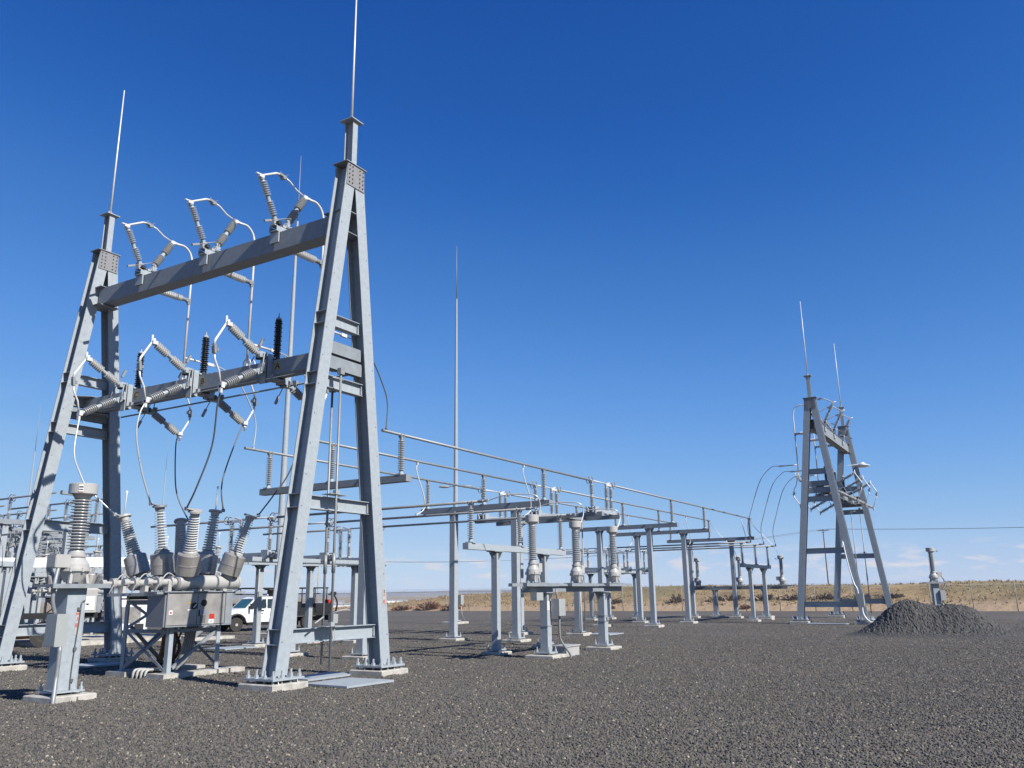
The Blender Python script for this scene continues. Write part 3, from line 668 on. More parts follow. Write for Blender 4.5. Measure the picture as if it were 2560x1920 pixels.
# two identical bays of low equipment: near one and far one
PX = (22.6, 25.7, 28.8); ORD = ("left", "middle", "right")
for bay, dx, bn in ((1, 0, "near"), (2, 30.6, "far")):
    put(low, T((25.65+dx, 15.2, 0)), "low two-post frame holding three insulators, %s" % ("in front beside the big transformer stand" if bay == 1 else "beside the far A-frame tower"), "low bus frames")
    for i, x in enumerate(PX):
        put(pins, T((x+dx, 15.2, 3.55)) @ RZ(90), "%s post insulator on the low frame, %s" % (ORD[i], "in front beside the transformer stand" if bay == 1 else "beside the far A-frame tower"), "post insulators on the low frames")
        mb = MB(); mb.tube([(x+dx, 14.85, 4.87), (x+dx, 24.05, 4.87)], .046, 10); mb.lathe((x+dx, 14.85, 4.87), (0, -1, 0), [(-.05, .055), (.12, .055), (.16, .03), (.3, .03)], 8)
        single("cross_pipe", mb, ALU, "grey pipe crossing below the long bus in the %s bay, %s of three" % (bn, ORD[i]), "bus pipe", "crossing bus pipes")
        y = PY[("lowest", "middle", "topmost")[i]]
        cable([(x+dx+.05, y, 6.93), (x+dx+.02, y, 6.6), (x+dx+.35, y-.1, 5.7), (x+dx+.45, y-.05, 5.2), (x+dx+.04, y, 4.94)], .022, BRIGHT, "bowed white drop cable onto the %s crossing pipe of the %s bay" % (ORD[i], bn), "drop cables")
    # low switch platform behind the bus
    t = thing("switch_platform", "low grey switch platform %s" % ("behind the right-hand legs of the near tower" if bay == 1 else "seen far off between the tall bus supports"), "bus support", (25.7+dx, 25.4, 0))
    mb = MB(); mb.box(21.9+dx, 29.6+dx, 24.45, 24.62, 3.20, 3.40); mb.box(21.9+dx, 29.6+dx, 26.2, 26.4, 3.20, 3.40)
    for x in PX: mb.box(x+dx-.5, x+dx-.35, 24.62, 26.2, 3.22, 3.38)
    part("beam_frame", mb, GALV, t, None, True)
    for x, y in ((-1.4, 1.25), (1.35, 1.15), (2.3, -.55)): box_column(t, x, y, 3.2, .22, .74, .62)
    mb = MB(); mb.cbox((24.12+dx, 26.45, 1.9), (.16, .2, .5)); mb.tube([(24.06+dx, 26.42, 3.1), (24.06+dx, 26.42, .1)], .03, 6); part("control_box", mb, PAINTG, t, None, True)
    for i, x in enumerate(PX):
        put(hsw, T((x+dx, 25.4, 3.41)) @ RZ(-270), "%s grey disconnect switch on the low platform %s" % (ORD[i], "behind the near tower" if bay == 1 else "far off in the bus line"), "switches on the yard platforms")
        mb = MB(); mb.tube([(x+dx, 26.85, 4.87), (x+dx, 31.5, 4.87)], .046, 8); single("cross_pipe", mb, ALU, "grey pipe running on behind the %s switch of the %s low platform" % (ORD[i], bn), "bus pipe", "crossing bus pipes")

# ================================================================== INSTRUMENT TRANSFORMERS
def make_ct():
    t = thing("instrument_transformer", "x", "transformer")
    mb = MB()
    for a in (45, 135, 225, 315):
        ca, sa = math.cos(R(a)), math.sin(R(a)); mb.obox((ca*.27, sa*.27, 0), (ca*.22, sa*.22, .24), (1, 0, 0), .06, .06)
    mb.lathe((0, 0, .03), (0, 0, 1), [(0, .17), (.05, .20), (.20, .275), (.22, .31), (.27, .31), (.27, .28), (.36, .27), (.46, .20), (.50, .18)], 18)
    mb.lathe((0, 0, .54), (0, 0, 1), [(0, .205), (.05, .205), (.05, .17), (.10, .165), (.15, .15)], 16)
    for a in range(8): mb.cbox((.30*math.cos(a*.785), .30*math.sin(a*.785), .275), (.04, .04, .08))
    part("tank", mb, PAINTL, t)
    mb = MB(); mb.box(.20, .50, -.16, .16, .32, .58); mb.box(.50, .515, -.15, .15, .33, .57); part("terminal_box", mb, PAINTL, t)
    mb = MB(); mb.lathe((0, 0, 0), (0, 0, 1), sheds(.69, 1.74, 17, .130, .205, .95), 20); part("porcelain", mb, PORC, t)
    mb = MB(); mb.lathe((0, 0, 1.74), (0, 0, 1), [(0, .15), (.03, .16), (.07, .19), (.10, .27), (.10, .28), (.30, .28), (.315, .265), (.315, .0)], 24); part("head", mb, PAINTL, t)
    mb = MB(); mb.box(.2, .46, -.05, .05, 1.80, 1.815); mb.cbox((.44, 0, 1.84), (.06, .08, .08)); part("terminal_plate", mb, ALU, t)
    return t
ct = make_ct()
def stand(loc, label, xs, alongx=True):
    """transformer stand: long beam on two posts, xs = post offsets; local x along the beam"""
    t = thing("transformer_stand", label, "equipment stand", (0, 0, 0))
    mb = MB(); mb.box(-3.45, 3.45, -.1, .1, 1.99, 2.16); mb.tube([(-3.0, -.16, 2.19), (3.4, -.16, 2.19)], .03, 6)
    for x in (-2.9, 0, 2.9): mb.box(x-1.0, x+1.0, -.34, -.20, 2.165, 2.26); mb.box(x-.95, x+1.0, .20, .34, 2.165, 2.26); mb.box(x-.3, x+.3, -.34, .34, 2.262, 2.28)
    part("beam", mb, GALVD, t)
    for x in xs: box_column(t, x, 0, 1.99, .26, .95, .5)
    return t
t = stand(0, "low grey stand carrying three transformers in the middle of the picture", (-2.2, 1.95))
place(t, T((25.7, 13.0, 0)))
mb = MB(); mb.cbox((-1.95, -.32, 1.52), (.42, .26, .52)); mb.box(-2.16, -1.74, -.462, -.451, 1.27, 1.77); part("junction_box", mb, PAINTG, t)
mb = MB(); mb.tube([(-1.98, -.3, 1.76), (-1.98, -.28, 2.1)], .03, 6); mb.tube(smooth_path([(-1.86, -.3, 1.27), (-1.86, -.3, .75), (-1.8, -.32, .5), (-1.62, -.5, .15), (-1.58, -.54, -.05)], 5), .035, 8); part("conduit", mb, ALU, t)
mb = MB(); mb.box(-3.3, -2.9, -.32, -.1, 1.75, 1.985); part("small_box", mb, PAINTG, t)
mb = MB()
for z in (1.15, .95, 1.85): mb.box(1.81, 2.09, -.14, .14, z, z+.03)
mb.box(-2.34, -2.06, -.14, .14, .95, .99); mb.box(1.95, 2.1, -.17, -.135, 1.0, 1.12)
part("strap", mb, GALVD, t)
mb = MB(); mb.box(-2.3, -2.2, -.134, -.132, 1.45, 1.72); part("warning_label", mb, WHITE, t)
for i, x in enumerate((22.75, 25.72, 28.75)):
    put(ct, T((x, 13.0, 2.28)) @ RZ(0), "grey ribbed transformer with a drum-shaped head, %s of three on the stand in the middle" % ORD[i], "instrument transformers").scale = (.76, .76, 1)
    px = PX[i]
    cable([(px, 14.55, 4.87), (px+.12, 13.9, 5.02), (px+.45, 13.1, 5.0), (px+.60, 12.95, 4.7), (x+.34, 13.0, 4.15)], .018, CABLE, "thin looped lead from the %s crossing pipe to its transformer head" % ORD[i], "transformer leads")
t = stand(0, "low dark stand carrying three transformers, left of the far A-frame tower", (-1.75, 1.9))
place(t, T((62.5, 18.2, 0)) @ RZ(90))
for i, y in enumerate((21.35, 18.15, 15.1)):
    put(ct, T((62.5, y, 2.28)) @ RZ(90), "small distant grey transformer, %s of three on the stand by the far A-frame tower" % ORD[i], "instrument transformers").scale = (.78, .78, 1)
    a = (61.5, (22.86, 19.83, 16.83)[i], 7.0)
    cable([a, (61.9, a[1]-.3, 6.3), (62.3, y+.35, 5.0), (62.5, y+.1, 4.3)], .018, CABLE, "thin %s cable sloping from the bus pipe end to a far transformer" % ORD[i], "transformer leads")
def pedestal(name, label, M_, wdt, h, box_side):
    t = thing(name, label, "equipment stand")
    mb = MB(); mb.ibeam((0, 0, .22), (0, 0, h), (1, 0, 0), wdt, wdt, .02, .014); mb.box(-wdt/2+.022, wdt/2-.022, -wdt/2+.002, -wdt/2+.014, .22, h-.001)
    for z in (.75, 1.15): mb.box(-wdt/2+.021, wdt/2-.021, -wdt/2+.0, wdt/2, z, z+.012)
    part("post", mb, GALV, t)
    mb = MB(); mb.cbox((0, 0, .2), (.62, .62, .035)); bolts(mb, 0, 0, .52, 2, .06, .36, .03); part("base_plate", mb, GALV, t)
    mb = MB(); mb.box(-.62, .62, -.32, .32, h, h+.05); mb.box(-.62, .62, -.36, -.32, h-.03, h+.055); part("top_plate", mb, GALVD, t)
    mb = MB(); footing(mb, 0, 0, .95, .95, .14); part("concrete_footing", mb, CONC, t)
    return t
t = pedestal("transformer_pedestal", "single grey steel post with a concrete foot, nearest the camera at lower left", None, .40, 2.22, -1)
mb = MB(); mb.cbox((-.36, -.22, 1.38), (.24, .34, .62)); mb.box(-.49, -.47, -.40, -.04, 1.08, 1.68); mb.cbox((-.21, -.1, 1.38), (.06, .1, .5)); part("junction_box", mb, PAINTG, t)
mb = MB(); mb.tube(smooth_path([(-.42, -.2, 1.69), (-.50, -.2, 1.95), (-.50, -.2, 2.3), (-.40, -.1, 2.62)], 5), .04, 8); mb.tube(smooth_path([(-.34, -.36, 1.08), (-.34, -.36, .6), (-.36, -.38, .42), (-.44, -.5, .1), (-.46, -.52, -.05)], 5), .042, 8); part("conduit", mb, ALU, t)
mb = MB(); mb.box(.02, .10, -.203, -.201, 1.27, 1.72); mb.box(.02, .10, -.205, -.2035, 1.42, 1.50, 1); mb.box(.02, .10, -.205, -.2035, 1.66, 1.71, 1); mb.box(.045, .075, -.205, -.2035, 1.55, 1.62, 1); part("warning_label", mb, [PAINTL, FADED], t)
mb = MB(); mb.tube(smooth_path([(.17, -.23, 1.95), (.1, -.23, 1.9), (.09, -.225, 1.6), (.05, -.225, .9), (.04, -.225, .3), (.06, -.3, .12), (.06, -.48, .1), (.06, -.485, -.02)], 5), .011, 6)
for z in (1.78, 1.0, .4): mb.cbox((.06, -.225, z), (.06, .03, .06))
part("ground_lead", mb, CABLED, t)
place(t, T((10.38, 16.85, 0)))
o = put(ct, T((10.38, 16.85, 2.28)) @ RZ(180), "large grey ribbed transformer standing alone on the near post at left", "instrument transformers"); o.scale = (1, 1, 1)
mb = MB(); mb.box(-.045, .045, -.287, -.282, 1.87, 2.01); mb.box(-.04, .04, -.2885, -.2873, 1.90, 1.98, 1); mb.box(-.04, .04, -.2898, -.2888, 1.925, 1.945, 0); mb.box(-.045, .045, -.289, -.2865, 1.86, 1.869, 2)
M_ = Matrix.Rotation(R(140), 4, 'Z'); mb.v = [M_ @ p for p in mb.v]; part("sticker", mb, [WHITE, DARK, RED], o)
t = pedestal("transformer_pedestal", "single grey post rising behind the dark gravel heap at right", None, .36, 2.22, 1)
mb = MB(); mb.cbox((.30, -.2, 1.5), (.3, .26, .6)); part("junction_box", mb, PAINTG, t)
mb = MB(); mb.tube(smooth_path([(.35, -.15, 1.8), (.55, -.1, 2.1), (.5, -.1, 2.5), (.3, 0, 2.75)], 5), .04, 8); mb.tube([(.28, -.2, 1.2), (.28, -.2, .0)], .035, 6); part("conduit", mb, ALU, t)
place(t, T((57.8, 4.9, 0)) @ RZ(-65)); put(ct, T((57.8, 4.9, 2.28)) @ RZ(-65), "grey ribbed transformer on the lone post behind the gravel heap", "instrument transformers").scale = (.9, .9, 1)
# far taps from the far tower to the far crossing pipes
for i, (x, yd) in enumerate(((53.2, .5), (56.3, .2), (59.4, 0))):
    q = TW2 @ Vector((2.75, PH[2-i], 9.65)); q2 = Vector((x, 14.6, 4.95))
    cable([q, q+Vector((-.2, .5, -.05)), q+Vector((-.5, 1.2, -.9)), q.lerp(q2, .65)+Vector((-.3, .5, .3)), q2+Vector((0, .1, .9)), q2], .02, CABLED, "sagging dark cable from the far tower down to the %s far crossing pipe" % ORD[i], "cables of the far tower")

# ================================================================== CIRCUIT BREAKER
t = thing("circuit_breaker", "large grey circuit breaker with six slanting ribbed bushings under the near tower", "circuit breaker", (15.0, 19.7, 0))
P = lambda n, mb, m_, l=None, par=None: part(n, mb, m_, par or t, l, True)
for i, y in enumerate((18.9, 19.83, 20.76)):
    mb = MB(); mb.lathe((14.42, y, 2.36), (1, 0, 0), [(0, .12), (.03, .19), (.05, .20), (.10, .20), (.10, .185), (1.92, .185), (1.92, .20), (1.98, .20), (2.03, .12)], 20)
    mb.cbox((14.9, y, 2.12), (.12, .3, .14)); mb.cbox((15.9, y, 2.12), (.12, .3, .14))
    P("tank", mb, PAINTL)
    for j, bx in enumerate((14.74, 16.02)):
        b0 = Vector((bx, y, 2.42)); tp = Vector(BT[i][j]); a = (tp-b0); L_ = a.length; s_ = L_-.86
        mb = MB(); mb.lathe(b0, a, [(.02, .165), (.28, .165)], 16); q = P("bushing", mb, PAINTL)
        mb = MB(); mb.lathe(b0, a, [(.16, .19), (.18, .300), (.42, .303), (.422, .31), (.445, .31), (.447, .303), (.70, .30), (.72, .27), (.73, .22)], 24); P("current_transformer", mb, STAIN, None, q)
        mb = MB(); mb.lathe(b0, a, sheds(.82, L_-.16, 14, .088, .180, .80), 18); P("porcelain", mb, PORCL, None, q)
        mb = MB(); mb.lathe(b0, a, [(.72, .20), (.78, .19), (.82, .15)], 16); mb.lathe(b0, a, [(L_-.16, .11), (L_-.06, .13), (L_-.05, .19), (L_+.0, .185), (L_+.01, .0)], 14)
        e_ = tp+Vector((-.29 if j == 0 else .29, 0, .02)); mb.obox(tp-a.normalized()*.02, e_, (0, 1, 0), .12, .025); P("terminal_cap", mb, PAINTL if (i, j) != (1, 0) else ALU, None, q)
        if (i, j) in ((1, 1), (2, 0)): mb = MB(); mb.tube([tp, tp+Vector((.02, 0, .62)), tp+Vector((.02, 0, .7))], [.018, .018, .035], 6); P("stud", mb, WHITE, None, q)
mb = MB()
for i, y in enumerate((18.9, 19.83, 20.76)):
    mb.lathe((14.40, y, 2.36), (-1, 0, 0), [(0, .1), (.12, .1), (.12, .15), (.18, .15), (.18, .085), (.46, .085), (.46, .13), (.56, .13), (.56, .05), (.72, .05), (.72, .09), (.84, .09)], 12)
    mb.cbox((14.18, y, 2.22), (.10, .22, .34)); mb.cbox((13.92, y, 2.42), (.12, .2, .14)); mb.tube(smooth_path([(14.3, y-.1, 2.5), (14.05, y-.14, 2.58), (13.85, y-.1, 2.3), (13.8, y, 2.05)], 4), .016, 6)
mb.box(13.85, 14.4, 18.7, 20.9, 2.02, 2.10); P("drive_linkage", mb, PAINTL)
mb = MB()
for y in (18.75, 20.5):
    mb.box(14.2, 16.0, y-.06, y+.06, 1.93, 2.05)
    for x in (14.27, 15.72): pass
for x in (14.27, 15.72): mb.box(x-.06, x+.06, 18.69, 20.56, 1.80, 1.925)
mb.box(13.6, 16.4, 18.5, 18.62, 2.06, 2.12); mb.box(14.4, 16.4, 18.7, 20.9, 2.055, 2.075)
P("top_frame", mb, GALVD)
for x in (14.27, 15.72):
    for y in (18.75, 20.5):
        mb = MB(); sx_ = 1 if x < 15 else -1; sy2 = 1 if y < 19 else -1
        mb.box(x-.07*sx_, x-.055*sx_, y-.07, y+.07, .14, 1.8) if sx_ > 0 else mb.box(x+.055, x+.07, y-.07, y+.07, .14, 1.8)
        yy = y-.07*sy2; mb.box(x-.055, x+.055, min(yy, yy+.015*sy2), max(yy, yy+.015*sy2), .14, 1.8); mb.cbox((x, y, .145), (.24, .24, .02))
        P("leg", mb, GALV)
def brace(p0, p1, n): mb = MB(); mb.obox(p0, p1, n, .012, .075); mb.obox(p0, p1, n, .07, .012, 0, .04, .03); P("brace", mb, GALVD)
brace((14.2, 18.8, .2), (14.2, 20.45, 1.15), (1, 0, 0)); brace((14.2, 20.45, .2), (14.2, 18.8, 1.15), (1, 0, 0))
brace((14.2, 18.8, 1.2), (14.2, 20.45, 1.9), (1, 0, 0)); brace((14.2, 20.45, 1.2), (14.2, 18.8, 1.9), (1, 0, 0))
brace((14.35, 18.66, .25), (15.65, 18.66, 1.12), (0, 1, 0)); brace((14.4, 20.58, .2), (15.65, 20.58, 1.3), (0, 1, 0)); brace((15.6, 20.6, .2), (14.4, 20.6, 1.3), (0, 1, 0)); brace((15.8, 18.8, .25), (15.8, 20.4, 1.2), (1, 0, 0))
mb = MB(); mb.box(14.2, 15.8, 18.69, 18.72, 1.12, 1.2); mb.box(14.195, 14.22, 18.8, 20.45, 1.1, 1.19); P("rail", mb, GALVD)
# control cabinet
mb = MB(); mb.box(13.86, 15.98, 18.52, 19.2, 1.26, 2.10); cab = P("cabinet", mb, mat("cabinet_grey", (.18, .185, .195), .5, .1, (2, .08)))
mb = MB(); mb.box(13.78, 16.04, 18.44, 19.26, 2.102, 2.13); mb.box(13.90, 15.94, 18.47, 18.515, 1.255, 1.285); mb.box(13.90, 13.93, 18.47, 18.515, 1.29, 2.09); mb.box(15.72, 15.94, 18.47, 18.515, 1.29, 2.09); P("cabinet_frame", mb, GALVD, None, cab)
for x0, x1 in ((13.94, 14.82), (14.835, 15.71)):
    mb = MB(); mb.box(x0, x1, 18.485, 18.515, 1.30, 2.07); P("cabinet_door", mb, CABIN, None, cab)
mb = MB(); mb.lathe((14.72, 18.484, 1.76), (0, -1, 0), [(0, .085), (.03, .085), (.03, .07)], 18); mb.obox((14.68, 18.446, 1.72), (14.76, 18.446, 1.80), (0, 1, 0), .02, .022, 1); mb.lathe((15.02, 18.484, 1.83), (0, -1, 0), [(0, .085), (.02, .085), (.02, .06)], 18); P("door_handle", mb, [BLACK, WHITE], None, cab)
mb = MB()
mb.box(14.53, 14.66, 18.479, 18.483, 1.815, 1.845, 0); mb.box(14.53, 14.64, 18.479, 18.483, 1.65, 1.675, 1); mb.box(13.98, 14.08, 18.479, 18.483, 1.56, 1.66, 1); mb.box(14.0, 14.06, 18.477, 18.479, 1.58, 1.63, 2)
mb.box(15.22, 15.38, 18.479, 18.483, 1.42, 1.55, 2); mb.box(15.21, 15.36, 18.479, 18.483, 1.31, 1.415, 1); mb.box(15.26, 15.31, 18.477, 18.479, 1.34, 1.385, 3)
mb.box(14.93, 15.10, 18.479, 18.483, 1.33, 1.52, 4); mb.box(14.98, 15.08, 18.479, 18.483, 1.56, 1.64, 3); mb.box(14.88, 14.90, 18.46, 18.483, 1.5, 1.66, 5)
P("sticker", mb, [YEL, WHITE, RED, mat("blue_label", (.16, .2, .3), .5), mat("dull_label", (.12, .11, .11), .6), BLACK], None, cab)
mb = MB()
for i in range(5):
    x = 14.85+.07*i; mb.tube(smooth_path([(x+.35, 19.3, 1.3), (x+.32, 19.35, .7), (x+.18, 19.45, .3), (x-.05, 19.55, .02)], 4), .035, 6)
P("conduit", mb, ALU)
mb = MB()
for i in range(9):
    x = 14.85+.07*i; mb.tube(smooth_path([(15.2+.02*i, 19.75+.05*(i % 3), 1.9), (x, 19.75+.07*(i % 4), 1.2), (x-.1+.06*(i % 4), 19.7+.1*(i % 3), .6), (x-.25+.09*(i % 3), 19.85+.1*(i % 4), .02)], 4), .028, 6)
P("hose_bundle", mb, RUST)
for y0, y1, x0, x1 in ((18.45, 19.12, 13.95, 16.5), (20.05, 20.85, 14.0, 16.5)):
    mb = MB(); mb.box(x0, x1, y0, y1, -.2, .14); P("concrete_footing", mb, CONC)
mb = MB()
for i in range(4): mb.tube(smooth_path([(14.0, 19.22+.16*i, -.02), (14.0, 19.22+.16*i, .12), (14.05, 19.22+.16*i, .20), (14.2, 19.22+.16*i, .215), (14.7, 19.25+.13*i, .17)], 4), .034, 8)
P("ground_conduit", mb, PAINTL)
# ================================================================== GROUND PLATES, BOXES
def gplate(q, label):
    mb = MB(); mb.poly([(x, y, .02) for x, y in q], (0, 0, .045)); cx, cy_ = sum(p[0] for p in q)/4, sum(p[1] for p in q)/4
    mb.box(cx-.3, cx+.3, cy_-.3, cy_+.3, -.02, .02)
    single("ground_mat", mb, GALV, label, "steel plate", "galvanized plates lying on the gravel")
gplate([(14.5, 14.3), (14.45, 12.95), (16.0, 12.9), (16.0, 14.25)], "pale blue-grey steel plate on the gravel in front of the near tower's right legs")
gplate([(15.2, 15.75), (15.2, 14.85), (16.9, 14.85), (16.9, 15.75)], "pale steel plate on the gravel between the near tower's right legs")
gplate([(15.1, 24.9), (15.1, 23.75), (16.7, 23.75), (16.7, 24.9)], "pale steel plate on the gravel between the left legs and the circuit breaker")
gplate([(22.4, 27.4), (22.4, 26.2), (24.0, 26.2), (24.0, 27.4)], "pale steel plate on the gravel behind the circuit breaker")
gplate([(36.4, 18.0), (36.4, 16.8), (38.0, 16.8), (38.0, 18.0)], "pale steel plate on the gravel below the mid-yard switch platform")
gplate([(50.9, 11.2), (50.9, 9.0), (51.8, 9.0), (51.8, 11.2)], "pale steel plate on the gravel between the far tower's legs")
mb = MB(); mb.box(24.35, 25.25, 12.75, 13.25, -.02, .30); mb.box(24.32, 25.28, 12.72, 13.28, .30, .34); single("pull_box", mb, PAINTL, "squat light grey cable box on the gravel under the transformer stand", "utility box")

# ================================================================== LIGHTNING MASTS
def mast(x, y, h, hs, label, rb=.21, lamps=False, box=False, group="lightning masts", foot=True):
    t = thing("lightning_mast", label, "lightning mast", (x, y, 0), group)
    mb = MB(); mb.lathe((0, 0, .2), (0, 0, 1), [(0, rb), (hs-.2, rb*.32)], 12); part("pole", mb, GALV, t)
    mb = MB(); mb.tube([(0, 0, hs), (0, 0, h)], [rb*.18, rb*.07], 6); part("spike", mb, ALU, t)
    if foot:
        mb = MB(); mb.lathe((0, 0, .19), (0, 0, 1), [(0, rb+.2), (.04, rb+.2)], 12); bolts(mb, 0, 0, 2*rb+.12, 2, .06, .34, .03); part("base_plate", mb, GALV, t)
        mb = MB(); footing(mb, 0, 0, 1.3, 1.3, .14); part("concrete_footing", mb, CONC, t)
    if lamps:
        for s in (-1, 1):
            d = Vector((sy, -cy, 0))*s; mb = MB(); c = d*.80+Vector((0, 0, 9.22)); mb.tube([(0, 0, 9.2), d*.45+Vector((0, 0, 9.2))], .03, 6)
            mb.lathe(c-d*.0+Vector((0, 0, .05)), (0, 0, -1), [(0, .08), (.03, .28), (.09, .38), (.12, .40)], 14, 0); mb.lathe(c-Vector((0, 0, .07)), (0, 0, -1), [(0, .37), (.04, .25), (.05, 0)], 14, 1)
            part("floodlight", mb, [PAINTG, LAMPG], t)
    if box:
        mb = MB(); mb.cbox((.1, -.36, 1.55), (.34, .28, .62)); part("junction_box", mb, PAINTG, t)
        mb = MB(); mb.tube([(.15, -.36, 1.25), (.2, -.4, .6), (.4, -.6, 0)], .04, 6); part("conduit", mb, ALU, t)
    return t
mast(47.5, 33.2, 27.2, 23.0, "tall grey lightning mast with two floodlights, right of the near tower", .21, True, True)
mast(31.7, 33.4, 27.2, 23.0, "tall grey lightning mast rising just left of the near tower's apex", .21, False, False)
for i, (px_az, D, h, nm) in enumerate(((61.2, 120, 26, "leftmost of the far ones"), (57.3, 150, 30.5, "left one of the close pair behind the left legs"), (56.9, 152, 31, "right one of the close pair behind the left legs"), (53.8, 150, 28.5, "between the left legs and the breaker"))):
    mast(D*math.cos(R(px_az)), D*math.sin(R(px_az)), h, h-6, "thin far-off lightning mast at left, %s" % nm, .19, False, False)
t = thing("floodlight", "round white floodlight fixed on the far tower's rear frame", "lamp", (62.7, 8.9, 10.3))
mb = MB(); mb.lathe((0, 0, .3), (0, 0, -1), [(0, .1), (.1, .2), (.14, .28), (.2, .28)], 14); mb.obox((0, 0, .2), (-.3, 1.0, .1), (0, 0, 1), .06, .06); part("lamp_housing", mb, LAMPG, t)
mb = MB(); mb.lathe((0, 0, .08), (0, 0, -1), [(0, .5), (.05, .5), (.12, .3), (.14, 0)], 14); part("lamp_shade", mb, LAMPG, t)
# conduit and box on the far tower
mb = MB(); 
t2b = thing("junction_box", "grey box with a bent conduit on the far tower's right-hand leg", "utility box", (51.9, 8.25, 0))
mb.cbox((-.42, -.05, 1.35), (.26, .34, .66)); part("box", mb, PAINTG, t2b)
mb = MB(); mb.tube(smooth_path([(-.42, -.08, 1.02), (-.42, -.1, .6), (-.45, -.3, .25), (-.5, -.7, .0)], 5), .04, 6); mb.tube(smooth_path([(-.42, .05, 1.68), (-.42, .1, 2.0), (-.3, .25, 2.3), (-.25, .45, 3.3), (-.25, .62, 4.6)], 5), .035, 6); part("conduit", mb, WHITE, t2b)

# ================================================================== GRAVEL HEAP
mb = MB(); nx, ny = 210, 120
def pile_h(x, y):
    a = 1.55*math.exp(-(((y-4.65)/1.45)**2)**1.05-((x-40.6)/1.15)**2*.9); b = 1.36*math.exp(-(((y-2.8)/1.65)**2)**1.1-((x-40.7)/1.2)**2*.9)
    h = (a**2.6+b**2.6)**(1/2.6)*.95
    return h
rnd = random.Random(5)
def mk(i, j):
    y = -1.2+9.6*i/nx; x = 36.6+8*j/ny; h = pile_h(x, y)
    f = min(1, h*3.5)
    y += rnd.uniform(-.02, .02); x += rnd.uniform(-.025, .025)
    n1 = mno.noise((x*5, y*5, 1)); n2 = mno.noise((x*13, y*13, 4))
    return (x, y, max(-.05, h-.035)+f*(.04*n1+.028*n2+rnd.uniform(-.018, .024)))
mb.add([mk(i, j) for i in range(nx+1) for j in range(ny+1)], [(i*(ny+1)+j, (i+1)*(ny+1)+j, (i+1)*(ny+1)+j+1, i*(ny+1)+j+1) for i in range(nx) for j in range(ny)], 0, False)
PILEM = mat("fresh_gravel", (.066, .064, .061), .85, 0, (16, .5, 4), None, .3)
single("gravel_heap", mb, PILEM, "low two-humped heap of dark gravel in front of the fence at right", "gravel heap")

# ================================================================== CHAIN-LINK FENCE
def link_mat():
    mt = bpy.data.materials.new("chain_link"); mt.use_nodes = True; t = mt.node_tree; b = t.nodes['Principled BSDF']; n = t.nodes.new; L = t.links.new
    b.inputs['Base Color'].default_value = (.42, .43, .43, 1); b.inputs['Metallic'].default_value = .4; b.inputs['Roughness'].default_value = .5
    tcn = n("ShaderNodeTexCoord"); mp = n("ShaderNodeMapping"); mp.inputs['Rotation'].default_value = (R(45), 0, 0); L(tcn.outputs['Object'], mp.inputs[0])
    sp_ = n("ShaderNodeSeparateXYZ"); L(mp.outputs[0], sp_.inputs[0]); outs = []
    for k_ in (1, 2):
        a = n("ShaderNodeMath"); a.operation = 'MULTIPLY'; a.inputs[1].default_value = 20; L(sp_.outputs[k_], a.inputs[0])
        f = n("ShaderNodeMath"); f.operation = 'FRACT'; L(a.outputs[0], f.inputs[0]); l_ = n("ShaderNodeMath"); l_.operation = 'LESS_THAN'; l_.inputs[1].default_value = .065; L(f.outputs[0], l_.inputs[0]); outs.append(l_)
    mx_ = n("ShaderNodeMath"); mx_.operation = 'MAXIMUM'; L(outs[0].outputs[0], mx_.inputs[0]); L(outs[1].outputs[0], mx_.inputs[1]); L(mx_.outputs[0], b.inputs['Alpha'])
    return mt
LINK = link_mat()
FPOST = mat("weathered_post", (.30, .27, .225), .8, 0, (3, .15))
t = thing("chain_link_fence", "long chain-link fence with barbed wire along the far side of the yard", "fence", (80, 0, 0))
ys = [1.0+3.12*i for i in range(-6, 36)]
for y in ys:
    mb = MB(); mb.tube([(0, y, -.1), (0, y, 2.18)], .036, 6); mb.tube([(0, y, 2.15), (.26, y, 2.46)], .02, 5); part("post", mb, FPOST, t)
mb = MB(); mb.tube([(0, ys[0], 2.14), (0, ys[-1], 2.14)], .024, 6); part("top_rail", mb, FPOST, t)
mb = MB()
for k_ in range(3): mb.tube([(.08+.08*k_, ys[0], 2.24+.095*k_), (.08+.08*k_, ys[-1], 2.24+.095*k_)], .006, 4)
part("barbed_wire", mb, CABLED, t)
mb = MB(); mb.add([(-.04, ys[0], 0), (-.04, ys[-1], 0), (-.04, ys[-1], 2.14), (-.04, ys[0], 2.14)], [(0, 1, 2, 3)]); part("wire_mesh", mb, LINK, t)

# ================================================================== BUSHES BEHIND THE FENCE
def bush(x, y, w_, h, m_, label, seed):
    rnd = random.Random(seed); mb = MB(); z0 = terrain(x, y)-.05
    for i in range(420):
        a, u = rnd.uniform(0, 6.28), rnd.random(); el = math.asin(rnd.random()); rr = (.35+.65*rnd.random()**.5)*(1+.25*mno.noise((math.cos(a)*2, math.sin(a)*2, seed+el)))
        d = Vector((math.cos(a)*math.cos(el)*w_, math.sin(a)*math.cos(el)*w_, math.sin(el)*h))*rr; p = Vector((x, y, z0))
        b0 = p+d*rnd.uniform(.2, .75); e0 = p+d; s_ = Vector((rnd.uniform(-1, 1), rnd.uniform(-1, 1), rnd.uniform(-.6, .6)))*.055*w_
        mb.add([b0-s_*.35, b0+s_*.35, e0+s_+Vector((0, 0, rnd.uniform(0, .12))), e0-s_*.6], [(0, 1, 2, 3)])
    single("bush", mb, m_, label, "bush", "dry bushes behind the fence", None, (x, y, z0))
